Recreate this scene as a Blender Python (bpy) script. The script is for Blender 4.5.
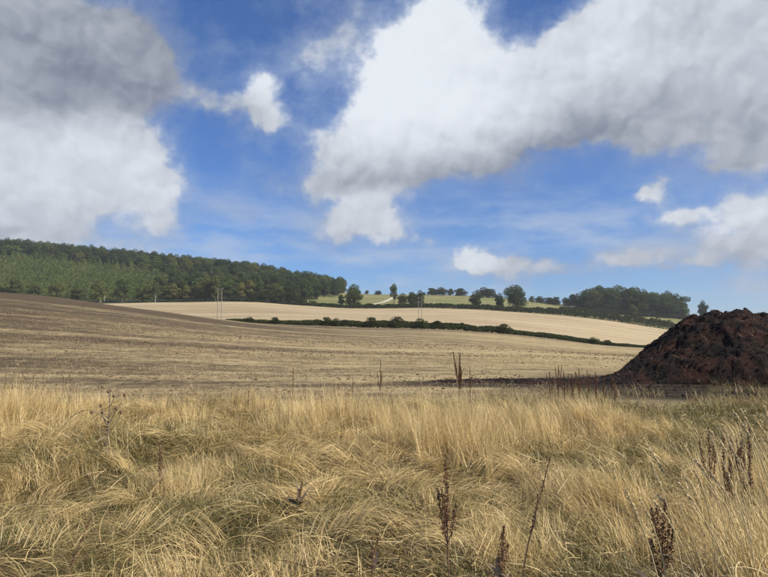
import bpy, math, random
import numpy as np
from mathutils import Vector

R = math.radians
scene = bpy.context.scene
for o in list(bpy.data.objects):
    bpy.data.objects.remove(o)
COL = scene.collection

# ------------------------------------------------------------------ camera
F = 591.0                      # focal length in photograph pixels
CAM_Z = 1.65
HORIZON = 335.0
PITCH = math.atan((HORIZON - 288.5) / F)
cam_data = bpy.data.cameras.new('camera')
cam_data.sensor_width = 36.0
cam_data.lens = 36.0 * F / 768.0
cam_data.clip_start = 0.05
cam_data.clip_end = 20000
cam = bpy.data.objects.new('camera', cam_data)
cam.location = (0, 0, CAM_Z)
cam.rotation_euler = (math.pi / 2 + PITCH, 0, 0)
COL.objects.link(cam)
scene.camera = cam

# ------------------------------------------------------------------ sun and exposure
SUN_AZ = R(112)                # to the right of the view direction (+Y)
SUN_EL = R(41)
sun_vec = Vector((math.sin(SUN_AZ) * math.cos(SUN_EL), math.cos(SUN_AZ) * math.cos(SUN_EL), math.sin(SUN_EL)))
sl = bpy.data.lights.new('sun', 'SUN')
sl.energy = 5.0
sl.angle = R(0.5)
sl.color = (1.0, 0.91, 0.76)
sun = bpy.data.objects.new('sun', sl)
sun.rotation_euler = (-sun_vec).to_track_quat('-Z', 'Y').to_euler()
sun.location = (30, 10, 40)
COL.objects.link(sun)
vs = scene.view_settings
vs.view_transform = 'Standard'
vs.look = 'None'
vs.gamma = 1
vs.use_curve_mapping = False
vs.exposure = 0.38
scene.cycles.use_adaptive_sampling = True
scene.cycles.adaptive_threshold = 0.03
scene.cycles.adaptive_min_samples = 16
scene.cycles.max_bounces = 5
scene.cycles.diffuse_bounces = 3
scene.cycles.transmission_bounces = 3

# ------------------------------------------------------------------ node helper
class NT:
    def __init__(s, tree):
        s.t = tree; s.n = tree.nodes; s.l = tree.links
    def put(s, sock, v):
        if hasattr(v, 'is_output') or isinstance(v, bpy.types.NodeSocket):
            s.l.new(v, sock)
        else:
            sock.default_value = v
    def math(s, op, a, b=0.0, c=0.0, clamp=False):
        n = s.n.new('ShaderNodeMath'); n.operation = op; n.use_clamp = clamp
        s.put(n.inputs[0], a); s.put(n.inputs[1], b)
        if op in ('MULTIPLY_ADD', 'SMOOTH_MIN', 'SMOOTH_MAX'): s.put(n.inputs[2], c)
        return n.outputs[0]
    def vec(s, op, a, b=(0, 0, 0), scale=None):
        n = s.n.new('ShaderNodeVectorMath'); n.operation = op
        s.put(n.inputs[0], a)
        if op not in ('LENGTH', 'NORMALIZE', 'SCALE'): s.put(n.inputs[1], b)
        if scale is not None: s.put(n.inputs['Scale'], scale)
        return n.outputs['Value'] if op in ('LENGTH', 'DOT_PRODUCT', 'DISTANCE') else n.outputs[0]
    def noise(s, v, scale, detail=4, rough=0.5, lac=2.0, dist=0.0, color=False):
        n = s.n.new('ShaderNodeTexNoise'); s.put(n.inputs['Vector'], v)
        n.inputs['Scale'].default_value = scale; n.inputs['Detail'].default_value = detail
        n.inputs['Roughness'].default_value = rough; n.inputs['Lacunarity'].default_value = lac
        n.inputs['Distortion'].default_value = dist
        return n.outputs['Color'] if color else n.outputs[0]
    def remap(s, v, a, b, c=0.0, d=1.0, smooth=True):
        n = s.n.new('ShaderNodeMapRange'); n.interpolation_type = 'SMOOTHSTEP' if smooth else 'LINEAR'
        s.put(n.inputs['Value'], v)
        for k, x in zip(('From Min', 'From Max', 'To Min', 'To Max'), (a, b, c, d)): s.put(n.inputs[k], x)
        return n.outputs['Result']
    def mix(s, f, a, b, blend='MIX'):
        n = s.n.new('ShaderNodeMix'); n.data_type = 'RGBA'; n.blend_type = blend
        s.put(n.inputs[0], f)
        s.put(n.inputs[6], a if not isinstance(a, tuple) else (*a, 1)[:4])
        s.put(n.inputs[7], b if not isinstance(b, tuple) else (*b, 1)[:4])
        return n.outputs[2]
    def comb(s, x, y, z):
        n = s.n.new('ShaderNodeCombineXYZ')
        for i, v in enumerate((x, y, z)): s.put(n.inputs[i], v)
        return n.outputs[0]
    def sep(s, v):
        n = s.n.new('ShaderNodeSeparateXYZ'); s.put(n.inputs[0], v)
        return n.outputs

# ------------------------------------------------------------------ world: sky with clouds
world = bpy.data.worlds.new('World'); scene.world = world
world.use_nodes = True
world.cycles.sampling_method = 'MANUAL'
world.cycles.sample_map_resolution = 512
wt = NT(world.node_tree)
for n in list(wt.n): wt.n.remove(n)
SKY_STRENGTH = 0.10
tc = wt.n.new('ShaderNodeTexCoord')
D = wt.vec('NORMALIZE', tc.outputs['Generated'])
sky = wt.n.new('ShaderNodeTexSky'); sky.sky_type = 'NISHITA'
sky.sun_disc = False; sky.sun_elevation = SUN_EL; sky.sun_rotation = SUN_AZ
sky.altitude = 100; sky.air_density = 1.0; sky.dust_density = 0.2; sky.ozone_density = 2.0

def sky_dir(px, py):           # azimuth / elevation of a photo pixel, used to lay out the cloud bank
    x = (px - 384) / F; u = (288.5 - py) / F
    dy = math.cos(PITCH) - u * math.sin(PITCH); dz = math.sin(PITCH) + u * math.cos(PITCH)
    return math.atan2(x, dy), math.atan2(dz, math.hypot(x, dy))

# cloud cells: centre (photo px), radii, weight, darkness
CELLS = [
 (0, 20, 125, 48, .80, .62), (85, 58, 88, 38, .75, .85), (40, 90, 95, 24, .5, .8), (155, 76, 36, 22, .42, .6), (75, 34, 40, 12, .3, .1),
 (15, 160, 90, 40, .85, .0), (112, 158, 62, 30, .85, -.2), (60, 205, 85, 26, .6, .45), (168, 190, 36, 24, .6, .1), (185, 228, 36, 14, .55, .2), (5, 238, 70, 16, .6, .45), (60, 135, 60, 14, .4, .3),
 (276, 98, 34, 22, .95, -.1), (264, 116, 40, 13, .65, .5), (212, 102, 32, 11, .46, .3), (328, 50, 30, 20, .55, .3), (345, 20, 40, 16, .35, .4),
 (272, 176, 26, 12, .4, .3), (238, 212, 24, 12, .4, .35),
 (440, 34, 52, 42, 1.25, -.45), (392, 92, 50, 40, 1.25, -.5), (455, 92, 74, 44, 1.1, -.25), (345, 146, 40, 26, .9, .1), (400, 140, 60, 26, .8, .3), (425, 168, 90, 22, .95, .85), (350, 180, 40, 14, .5, .8),
 (548, 88, 58, 40, 1.05, -.1), (625, 58, 58, 42, 1.1, -.15), (585, 112, 80, 24, .8, .5), (580, 140, 76, 20, .8, .8), (690, 32, 80, 46, 1.05, .2), (690, 88, 58, 32, .85, .6), (645, 106, 50, 22, .55, .7),
 (768, 55, 66, 56, .8, .4), (745, 116, 34, 20, .5, .7), (745, 158, 32, 14, .6, .5), (655, 12, 55, 26, .9, .1), (580, 30, 40, 24, .6, .1),
 (366, 206, 38, 20, .75, -.1), (335, 230, 46, 18, .72, .2), (425, 240, 20, 10, .6, .25), (308, 188, 30, 16, .65, .2), (395, 225, 32, 15, .55, .2),
 (465, 264, 26, 15, .95, -.15), (505, 272, 58, 13, .7, .4), (610, 262, 66, 11, .68, .5), (656, 190, 16, 10, .6, .3),
 (680, 220, 26, 13, .85, .1), (748, 210, 38, 16, .9, -.1), (722, 240, 60, 11, .58, .6), (700, 260, 56, 10, .55, .6), (752, 282, 50, 11, .6, .4), (656, 190, 15, 10, .45, .0),
 (140, 250, 70, 10, .5, .15), (-120, 120, 140, 120, .9, .4), (900, 90, 130, 80, .9, .4), (930, 240, 110, 26, .7, .3),
]
SC = 1.0 / F
def cloud_field(Dv):
    s3 = wt.sep(Dv)
    az = wt.math('ARCTAN2', s3[0], s3[1])
    el = wt.math('ARCSINE', s3[2])
    P0 = wt.comb(az, el, 0.0)
    warp = wt.noise(Dv, 6.0, 5, 0.62, color=True)
    wv = wt.vec('MULTIPLY', wt.vec('SUBTRACT', warp, (.5, .5, .5)), (0.17, 0.125, 0.0))
    P = wt.vec('ADD', P0, wv)
    dens = None; dark = None
    for (px, py, rx, ry, w, dk) in CELLS:
        a, e = sky_dir(px, py)
        ix, iy = .95 / (rx * SC * .92), .95 / (ry * SC)
        n = wt.n.new('ShaderNodeVectorMath'); n.operation = 'MULTIPLY_ADD'
        wt.l.new(P, n.inputs[0]); n.inputs[1].default_value = (ix, iy, 0); n.inputs[2].default_value = (-a * ix, -e * iy, 0)
        g = wt.math('POWER', 0.36788, wt.vec('DOT_PRODUCT', n.outputs[0], n.outputs[0]))
        dens = wt.math('MULTIPLY_ADD', g, w, dens if dens is not None else 0.0)
        dark = wt.math('MULTIPLY_ADD', g, w * dk, dark if dark is not None else 0.0)
    return dens, dark, az, el
dens, dark, az, el = cloud_field(D)
darkn = wt.math('DIVIDE', dark, wt.math('MAXIMUM', dens, 0.25))
# outside the laid-out part the cloud cover simply goes on as broken cumulus
broken = wt.remap(wt.noise(D, 2.6, 3, .55), .50, .68, 0.0, 1.2)
outm = wt.math('MAXIMUM', wt.remap(wt.math('ABSOLUTE', az), .78, 1.15), wt.remap(el, .62, .85))
dens = wt.math('ADD', dens, wt.math('MULTIPLY', broken, outm))
darkn = wt.math('ADD', darkn, wt.math('MULTIPLY', outm, .25))
Ds = wt.vec('MULTIPLY', D, (1, 1, 1.35))
fbm = wt.noise(Ds, 7.5, 9, 0.66)
def billow(off):
    n = wt.n.new('ShaderNodeTexVoronoi'); n.voronoi_dimensions = '2D'; n.feature = 'F1'; n.normalize = True
    wt.l.new(wt.vec('ADD', CP, off), n.inputs['Vector'])
    n.inputs['Scale'].default_value = 9.0; n.inputs['Detail'].default_value = 2.0; n.inputs['Roughness'].default_value = .55; n.inputs['Lacunarity'].default_value = 2.3
    return n.outputs['Distance']
wp = wt.vec('MULTIPLY', wt.vec('SUBTRACT', wt.noise(Ds, 16.0, 3, .6, color=True), (.5, .5, .5)), (.06, .06, 0))
CP = wt.vec('ADD', wt.comb(az, el, 0.0), wp)
b1 = billow((0, 0, 0)); b2 = billow((-.008, .014, 0))
total = wt.math('ADD', dens, wt.math('MULTIPLY', wt.math('SUBTRACT', fbm, .5), 1.5))
total = wt.math('ADD', total, wt.math('MULTIPLY', wt.math('SUBTRACT', .30, b1), .60))
alpha = wt.remap(total, .22, .98)
soft = wt.math('MULTIPLY', wt.remap(wt.math('ADD', dens, wt.math('MULTIPLY', wt.math('SUBTRACT', fbm, .5), 2.6)), -.05, 1.0), .62)
alpha = wt.math('MAXIMUM', alpha, soft)
thick = wt.remap(total, .35, 1.45)
broad = wt.noise(Ds, 3.2, 3, .5)
lit = wt.math('MULTIPLY', wt.math('SUBTRACT', b2, b1), .85)
shade = wt.math('SUBTRACT', wt.math('MULTIPLY', darkn, 1.0), lit)
shade = wt.math('ADD', shade, wt.math('MULTIPLY', wt.math('SUBTRACT', fbm, .5), -.20))
shade = wt.math('ADD', shade, wt.math('MULTIPLY', wt.math('SUBTRACT', broad, .5), -.9))
shade = wt.remap(shade, -.45, 1.2, 0, 1)
ccol = wt.mix(shade, (.65, .68, .72), (.10, .123, .175))
ccol = wt.mix(wt.remap(thick, 0, .55), wt.mix(shade, (.34, .42, .56), (.15, .20, .32)), ccol)
# thin low haze cloud in flat streaks just above the land, all round
wis = wt.noise(wt.comb(wt.math('MULTIPLY', az, 5.0), wt.math('MULTIPLY', el, 17.0), 2.0), 1.0, 6, .6)
wm = wt.math('MULTIPLY', wt.remap(wis, .40, .68), wt.remap(el, .14, .30, .66, .0))
skyc = wt.vec('MULTIPLY', wt.vec('SCALE', sky.outputs[0], scale=SKY_STRENGTH), (.38, .61, .97))
base = wt.mix(wm, skyc, (.40, .46, .55))
fin = wt.mix(wt.math('MULTIPLY', alpha, .97), base, ccol)
bg = wt.n.new('ShaderNodeBackground')
wt.l.new(fin, bg.inputs[0])
bg.inputs[1].default_value = 1.0
wo = wt.n.new('ShaderNodeOutputWorld'); wt.l.new(bg.outputs[0], wo.inputs[0])

# ------------------------------------------------------------------ general helpers
rng = np.random.default_rng(7)
random.seed(7)

def at(px, py, Y):
    x = (px - 384) / F; u = (288.5 - py) / F
    dy = math.cos(PITCH) - u * math.sin(PITCH); dz = math.sin(PITCH) + u * math.cos(PITCH)
    return np.array((x / dy * Y, Y, CAM_Z + dz / dy * Y))

def vnoise(x, y, seed=0):
    x = np.asarray(x, float); y = np.asarray(y, float)
    xi = np.floor(x).astype(np.int64); yi = np.floor(y).astype(np.int64)
    xf = x - xi; yf = y - yi
    def h(a, b):
        n = (a * 374761393 + b * 668265263 + seed * 974711 + 12345) & 0x7fffffff
        n = ((n ^ (n >> 13)) * 1274126177) & 0x7fffffff
        n = ((n ^ (n >> 16)) * 2246822519) & 0x7fffffff
        return (n & 0xffffff) / float(0xffffff)
    u = xf * xf * xf * (xf * (xf * 6 - 15) + 10); v = yf * yf * yf * (yf * (yf * 6 - 15) + 10)
    a = h(xi, yi) * (1 - u) + h(xi + 1, yi) * u
    b = h(xi, yi + 1) * (1 - u) + h(xi + 1, yi + 1) * u
    return a * (1 - v) + b * v
def fbm2d(x, y, seed=0, oct=4, rough=.5):
    s = 0; a = 1; t = 0
    for k in range(oct):
        s = s + a * vnoise(x * 2 ** k + k * 17.3, y * 2 ** k - k * 9.1, seed + k); t += a; a *= rough
    return s / t

def sstep(a, b, x):
    t = np.clip((np.asarray(x, float) - a) / (b - a), 0, 1); return t * t * (3 - 2 * t)

def mesh_np(name, verts, faces, smooth=False):
    """verts (N,3); faces (M,k) array with constant k"""
    verts = np.ascontiguousarray(verts, dtype=np.float32); faces = np.ascontiguousarray(faces, dtype=np.int32)
    m = bpy.data.meshes.new(name)
    k = faces.shape[1]
    m.vertices.add(len(verts)); m.vertices.foreach_set('co', verts.ravel())
    m.loops.add(faces.size); m.loops.foreach_set('vertex_index', faces.ravel())
    m.polygons.add(len(faces))
    m.polygons.foreach_set('loop_start', np.arange(0, faces.size, k, dtype=np.int32))
    m.polygons.foreach_set('use_smooth', np.full(len(faces), smooth))
    m.update(calc_edges=True)
    m.validate()
    return m
def color_attr(m, name, rgb):
    a = m.attributes.new(name, 'FLOAT_COLOR', 'POINT')
    c = np.ones((len(m.vertices), 4), np.float32); c[:, :3] = rgb
    a.data.foreach_set('color', c.ravel())
def link(name, mesh, mat=None, parent=None, kind=None, label=None, cat=None, group=None):
    o = bpy.data.objects.new(name, mesh); COL.objects.link(o)
    if mat is not None and mesh is not None:
        if len(mesh.materials) == 0: mesh.materials.append(mat)
    if parent: o.parent = parent
    if kind: o['kind'] = kind
    if label: o['label'] = label
    if cat: o['category'] = cat
    if group: o['group'] = group
    return o

def new_mat(name):
    m = bpy.data.materials.new(name); m.use_nodes = True
    t = NT(m.node_tree)
    b = t.n['Principled BSDF']; b.inputs['Roughness'].default_value = .9
    b.inputs['Specular IOR Level'].default_value = .15
    return m, t, b
def pos_of(t):
    return t.n.new('ShaderNodeNewGeometry').outputs['Position']
def bump(t, b, h, strength, dist):
    n = t.n.new('ShaderNodeBump'); n.inputs['Strength'].default_value = strength; n.inputs['Distance'].default_value = dist
    t.l.new(h, n.inputs['Height']); t.l.new(n.outputs[0], b.inputs['Normal'])

# ------------------------------------------------------------------ terrain height
COLS = [-700, -400, -200, 0, 100, 200, 260, 340, 420, 500, 600, 680, 768, 1000, 1400]
CREST = [280, 284, 288, 293.5, 304, 317, 323.7, 328.3, 330.5, 335, 346, 350, 352, 354, 354]
R165 = [292, 296, 301, 306, 316, 322, 321, 322, 323, 328, 339, 347, 350, 350, 350]
R230 = [298, 299, 302, 306, 310, 311, 311, 314.5, 315, 318.5, 329, 340, 345, 347, 347]
R295 = [296, 297, 299, 302, 303.5, 302, 302.5, 308, 308, 311, 319.5, 331, 336, 341, 341]
R380 = [268, 270, 274, 276, 282, 287, 291, 299, 300, 303, 313, 319, 325, 331, 331]
R470 = [244, 246, 250, 254, 262, 272, 279, 292.5, 294.5, 297.5, 308.5, 315.5, 322, 330, 331]
ctrl = []
def addc(px, Y, py=None, z=None):
    p = at(px, py if py is not None else 335, Y)
    if Y == 0: p[0] = (px - 384) / F * 12
    ctrl.append((p[0], Y, p[2] if z is None else z))
for i, px in enumerate(COLS):
    zc = at(px, CREST[i], 118)[2]
    addc(px, 0, z=0); addc(px, 13, z=0)
    addc(px, 28, z=.05 * zc); addc(px, 60, z=(.40 if zc > 0 else .3) * zc)
    addc(px, 118, CREST[i]); addc(px, 165, R165[i]); addc(px, 230, R230[i]); addc(px, 295, R295[i])
    addc(px, 380, R380[i]); addc(px, 470, R470[i]); addc(px, 700, R470[i] + 16)
    addc(px, 1600, z=12); addc(px, 5000, z=-5)
ctrl = np.array(ctrl)
def tcoord(x, y):
    return np.stack((2.2 * x / (y + 20), np.log((y + 20) / 20) * 1.3), -1)
cP = tcoord(ctrl[:, 0], ctrl[:, 1]); cV = ctrl[:, 2] / (ctrl[:, 1] + 20)
def kern(r): return np.where(r > 1e-9, r * r * np.log(np.maximum(r, 1e-9)), 0)
n_c = len(cP)
A = np.zeros((n_c + 3, n_c + 3))
A[:n_c, :n_c] = kern(np.linalg.norm(cP[:, None] - cP[None], axis=-1))
A[:n_c, n_c] = 1; A[:n_c, n_c + 1:] = cP; A[n_c:, :n_c] = A[:n_c, n_c:].T
W = np.linalg.solve(A, np.concatenate((cV, np.zeros(3))))
def H(x, y):
    x = np.atleast_1d(np.asarray(x, float)).ravel(); y = np.atleast_1d(np.asarray(y, float)).ravel()
    yy = np.maximum(y, -10)
    p = tcoord(x, yy); out = np.empty(len(x))
    for i in range(0, len(x), 20000):
        q = p[i:i + 20000]
        k = kern(np.linalg.norm(q[:, None] - cP[None], axis=-1))
        out[i:i + 20000] = k @ W[:n_c] + W[n_c] + q @ W[n_c + 1:]
    z = out * (yy + 20) * sstep(11, 30, y)
    z += (fbm2d(x * .8, y * .8, 3, 3) - .5) * .42 * (1 - sstep(9.5, 14, y))
    z += (fbm2d(x * .06, y * .06, 5, 2) - .5) * .35 * sstep(15, 60, y)
    return z
def Hs(x, y): return float(H([x], [y])[0])

# ------------------------------------------------------------------ field surfaces
def edge_y(base, amp, fr, seed):
    return lambda s: base + amp * (fbm2d(s * fr, s * 0 + .5, seed, 3) - .5) * 2
B0 = lambda s: s * 0 - 12.0
B1 = edge_y(13.4, .9, 12, 31)
B2 = lambda s: s * 0 + 128.0
B3 = lambda s: s * 0 + 295.0
B4 = lambda s: s * 0 + 485.0
B5 = lambda s: s * 0 + 6000.0
def strip(name, ya, yb, s0, s1, ns, nt, mat, power=1.0, label=None, cat=None):
    S = np.linspace(s0, s1, ns); T = np.linspace(0, 1, nt) ** power
    ss, tt = np.meshgrid(S, T)
    y = ya(ss) * (1 - tt) + yb(ss) * tt
    x = ss * (y + 20)
    z = H(x, y)
    v = np.stack((x.ravel(), y.ravel(), z), -1)
    i = np.arange(ns * nt).reshape(nt, ns)
    f = np.stack((i[:-1, :-1], i[:-1, 1:], i[1:, 1:], i[1:, :-1]), -1).reshape(-1, 4)
    m = mesh_np(name, v, f, True)
    return link(name, m, mat, kind='structure', label=label, cat=cat)

# verge soil under the grass: thatch and damp earth
m_verge, t, b = new_mat('verge_thatch')
P = pos_of(t)
n1 = t.noise(P, 1.1, 5, .6); n2 = t.noise(P, 14, 5, .65); n3 = t.noise(t.vec('MULTIPLY', P, (8, 40, 8)), 3, 3, .6)
c = t.mix(t.remap(n2, .35, .65), (.045, .035, .018), (.13, .105, .05))
c = t.mix(t.remap(n1, .45, .65), c, (.06, .065, .02))
c = t.mix(t.math('MULTIPLY', t.remap(n3, .55, .7), .6), c, (.26, .2, .1))
t.l.new(c, b.inputs['Base Color']); bump(t, b, t.math('ADD', n2, n3), .8, .04)

# harrowed stubble: grey-brown soil with drifts of chopped straw, a dark manure stain round the heap
m_harrow, t, b = new_mat('harrowed_stubble_soil')
P = pos_of(t)
wob = t.vec('ADD', P, t.vec('MULTIPLY', t.vec('SUBTRACT', t.noise(P, .03, 3, .5, color=True), (.5, .5, .5)), (14, 9, 0)))
rows = t.noise(t.vec('MULTIPLY', wob, (.018, .21, 0)), 1.0, 5, .62)
big = t.noise(t.vec('MULTIPLY', wob, (.010, .035, 0)), 1.0, 3, .55)
mid = t.noise(t.vec('MULTIPLY', P, (.35, 1.0, 0)), 1.0, 5, .68)
grain = t.noise(P, 7.0, 5, .72)
spk = t.noise(t.vec('MULTIPLY', P, (1.0, .45, 1)), 2.6, 4, .8)
straw = t.math('ADD', t.math('MULTIPLY', t.math('SUBTRACT', rows, .5), 2.1), t.math('MULTIPLY', t.math('SUBTRACT', mid, .5), 1.15))
straw = t.math('ADD', straw, t.math('MULTIPLY', t.math('SUBTRACT', big, .5), 1.9))
straw = t.math('ADD', straw, t.math('MULTIPLY', t.math('SUBTRACT', spk, .5), 1.3))
straw = t.math('ADD', straw, t.math('MULTIPLY', t.math('SUBTRACT', grain, .5), .8))
s3 = t.sep(P)
# straw thins out and bare soil shows towards the crest on the left, straw lies thicker to the right
straw = t.math('ADD', straw, t.remap(t.math('ADD', s3[0], t.math('MULTIPLY', s3[1], -.35)), -95, 10, -.50, .40, smooth=False))
soil = t.mix(t.remap(grain, .3, .7), (.060, .043, .025), (.125, .092, .054))
strw = t.mix(t.remap(mid, .3, .7), (.33, .255, .13), (.47, .375, .20))
c = t.mix(t.remap(straw, -.42, .62), soil, strw)
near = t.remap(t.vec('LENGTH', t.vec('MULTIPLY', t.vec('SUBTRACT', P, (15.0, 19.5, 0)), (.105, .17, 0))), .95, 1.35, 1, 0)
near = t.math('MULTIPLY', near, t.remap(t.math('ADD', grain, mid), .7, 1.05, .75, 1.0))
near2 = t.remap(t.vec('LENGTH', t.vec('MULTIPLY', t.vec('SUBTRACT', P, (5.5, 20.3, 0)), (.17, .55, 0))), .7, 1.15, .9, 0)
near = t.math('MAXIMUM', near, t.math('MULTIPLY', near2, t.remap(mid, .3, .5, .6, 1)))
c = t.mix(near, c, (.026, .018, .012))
t.l.new(c, b.inputs['Base Color'])
bump(t, b, t.math('ADD', t.math('MULTIPLY', grain, .6), spk), .9, .12)

# pale straw field
m_straw, t, b = new_mat('pale_straw_field')
P = pos_of(t)
wob = t.vec('ADD', P, t.vec('MULTIPLY', t.vec('SUBTRACT', t.noise(P, .012, 2, .5, color=True), (.5, .5, .5)), (0, 16, 0)))
rows = t.noise(t.vec('MULTIPLY', wob, (.006, .10, 0)), 1.0, 5, .6)
lines = t.noise(t.vec('MULTIPLY', wob, (.004, .42, 0)), 1.0, 3, .6)
mid = t.noise(P, .35, 5, .7)
big = t.noise(P, .02, 3, .5)
f = t.math('ADD', t.math('MULTIPLY', t.math('SUBTRACT', rows, .5), 1.6), t.math('MULTIPLY', t.math('SUBTRACT', mid, .5), .9))
f = t.math('ADD', f, t.math('MULTIPLY', t.math('SUBTRACT', lines, .5), 1.9))
f = t.math('ADD', f, t.math('SUBTRACT', big, .5))
c = t.mix(t.remap(f, -.5, .5), (.30, .23, .135), (.47, .38, .23))
wy = t.sep(wob)
tram = t.remap(t.math('PINGPONG', t.math('ADD', wy[1], t.math('MULTIPLY', wy[0], .06)), 9.0), .25, .75, .55, 0)
c = t.mix(tram, c, (.22, .16, .09))
t.l.new(c, b.inputs['Base Color']); bump(t, b, mid, .6, .15)

# pasture
m_past, t, b = new_mat('pasture_grass')
P = pos_of(t)
mid = t.noise(P, .25, 5, .65); big = t.noise(t.vec('MULTIPLY', P, (.02, .05, 0)), 1.0, 4, .6)
c = t.mix(t.remap(mid, .3, .7), (.12, .135, .045), (.20, .205, .075))
c = t.mix(t.remap(big, .42, .62), c, (.25, .22, .10))
t.l.new(c, b.inputs['Base Color']); bump(t, b, mid, .5, .2)

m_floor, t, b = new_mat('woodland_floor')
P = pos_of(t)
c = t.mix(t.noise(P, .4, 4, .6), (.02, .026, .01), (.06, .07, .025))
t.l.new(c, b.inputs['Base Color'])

def s_of(px, Y): return (px - 384) / F * Y / (Y + 20)
strip('ground', B0, B1, -2.3, 2.3, 260, 150, m_verge, label='damp thatchy ground under the dry grass verge', cat='ground')
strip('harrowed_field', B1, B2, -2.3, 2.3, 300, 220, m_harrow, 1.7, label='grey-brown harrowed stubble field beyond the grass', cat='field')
strip('straw_field', B2, B3, -2.3, 2.3, 220, 70, m_straw, label='pale golden straw field between the two hedges', cat='field')
strip('woodland_floor', B3, B4, -2.3, s_of(306, 295), 140, 60, m_floor, label='shaded hillside ground under the wood', cat='hillside')
strip('pasture', B3, B4, s_of(306, 295), 2.3, 160, 60, m_past, label='green pasture on the rise behind the upper hedge', cat='field')
strip('far_ground', B4, B5, -2.3, 2.3, 120, 40, m_past, 2.5, label='land falling away behind the ridge', cat='ground')

# ------------------------------------------------------------------ foliage materials and builders
def leaf_mat(name, dark, light, extra=None, patch=None):
    m, t, b = new_mat(name)
    g = t.n.new('ShaderNodeNewGeometry'); oi = t.n.new('ShaderNodeObjectInfo')
    n = t.noise(g.outputs['Position'], .35, 3, .6)
    f = t.math('ADD', t.math('MULTIPLY', g.outputs['Random Per Island'], .6), t.math('MULTIPLY', n, .4))
    c = t.mix(f, dark, light)
    if extra: c = t.mix(t.math('MULTIPLY', t.remap(oi.outputs['Random'], .55, 1.0), .55), c, extra)
    if patch: c = t.mix(t.math('MULTIPLY', t.remap(t.noise(g.outputs['Position'], .045, 4, .7), .47, .66), .85), c, patch)
    val = t.remap(t.noise(t.comb(oi.outputs['Random'], 3.3, 1.1), 41.0, 1), .25, .75, .7, 1.35, smooth=False)
    c = t.vec('SCALE', c, scale=val)
    t.n.remove(b)
    d = t.n.new('ShaderNodeBsdfDiffuse'); tr = t.n.new('ShaderNodeBsdfTranslucent'); mx = t.n.new('ShaderNodeMixShader')
    t.l.new(c, d.inputs[0]); t.l.new(c, tr.inputs[0]); mx.inputs[0].default_value = .3
    t.l.new(d.outputs[0], mx.inputs[1]); t.l.new(tr.outputs[0], mx.inputs[2])
    t.l.new(mx.outputs[0], t.n['Material Output'].inputs[0])
    return m
M_LEAF = leaf_mat('broadleaf_foliage', (.055, .076, .026), (.13, .165, .056), (.17, .165, .055))
M_LEAF_DARK = leaf_mat('dark_oak_foliage', (.038, .054, .023), (.09, .12, .047))
M_LEAF_LIGHT = leaf_mat('olive_ash_foliage', (.08, .095, .03), (.18, .195, .065), (.22, .19, .07))
M_PLANT = leaf_mat('young_plantation_foliage', (.072, .11, .034), (.15, .195, .058), None, (.24, .235, .075))
M_HEDGE = leaf_mat('hedge_foliage', (.035, .046, .017), (.09, .10, .036))
m_bark, t, b = new_mat('bark')
P = pos_of(t); t.l.new(t.mix(t.noise(P, 2.0, 4), (.05, .04, .03), (.13, .11, .09)), b.inputs['Base Color'])
m_palebark, t, b = new_mat('pale_birch_bark')
P = pos_of(t); t.l.new(t.mix(t.remap(t.noise(P, 2.5, 4), .55, .7), (.36, .34, .29), (.16, .145, .12)), b.inputs['Base Color'])

def leaf_quads(c, nrm, size, rg):
    """quad leaf clumps at c with rough normals nrm"""
    n = len(c)
    nrm = nrm + rg.normal(0, .55, (n, 3)); nrm /= np.linalg.norm(nrm, axis=1, keepdims=True) + 1e-9
    a = np.cross(nrm, rg.normal(0, 1, (n, 3))); a /= np.linalg.norm(a, axis=1, keepdims=True) + 1e-9
    b_ = np.cross(nrm, a)
    sz = (size * rg.uniform(.6, 1.35, n))[:, None]
    w = sz * rg.uniform(.6, 1.0, (n, 1))
    bend = nrm * sz * .22
    v = np.stack((c - a * sz * .5, c - b_ * w * .5 + bend, c + a * sz * .5, c + b_ * w * .5 + bend), 1).reshape(-1, 3)
    f = np.arange(n * 4).reshape(-1, 4)
    return v, f

def tube(pts, rad, sides=6):
    pts = np.asarray(pts, float); rad = np.asarray(rad, float); n = len(pts)
    tan = np.gradient(pts, axis=0); tan /= np.linalg.norm(tan, axis=1, keepdims=True) + 1e-9
    ref = np.array((.31, .95, .07)) if abs(tan[0][1]) < .8 else np.array((.95, .2, .1))
    a = np.cross(tan, ref); a /= np.linalg.norm(a, axis=1, keepdims=True) + 1e-9
    b_ = np.cross(tan, a)
    ang = np.arange(sides) / sides * 2 * np.pi
    v = (pts[:, None] + rad[:, None, None] * (a[:, None] * np.cos(ang)[None, :, None] + b_[:, None] * np.sin(ang)[None, :, None])).reshape(-1, 3)
    i = np.arange(n * sides).reshape(n, sides); j = np.roll(i, -1, 1)
    f = np.stack((i[:-1], j[:-1], j[1:], i[1:]), -1).reshape(-1, 4)
    return v, f
def join(parts):
    V, Fc, o = [], [], 0
    for v, f in parts:
        V.append(v); Fc.append(f + o); o += len(v)
    return np.concatenate(V), np.concatenate(Fc)

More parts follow.
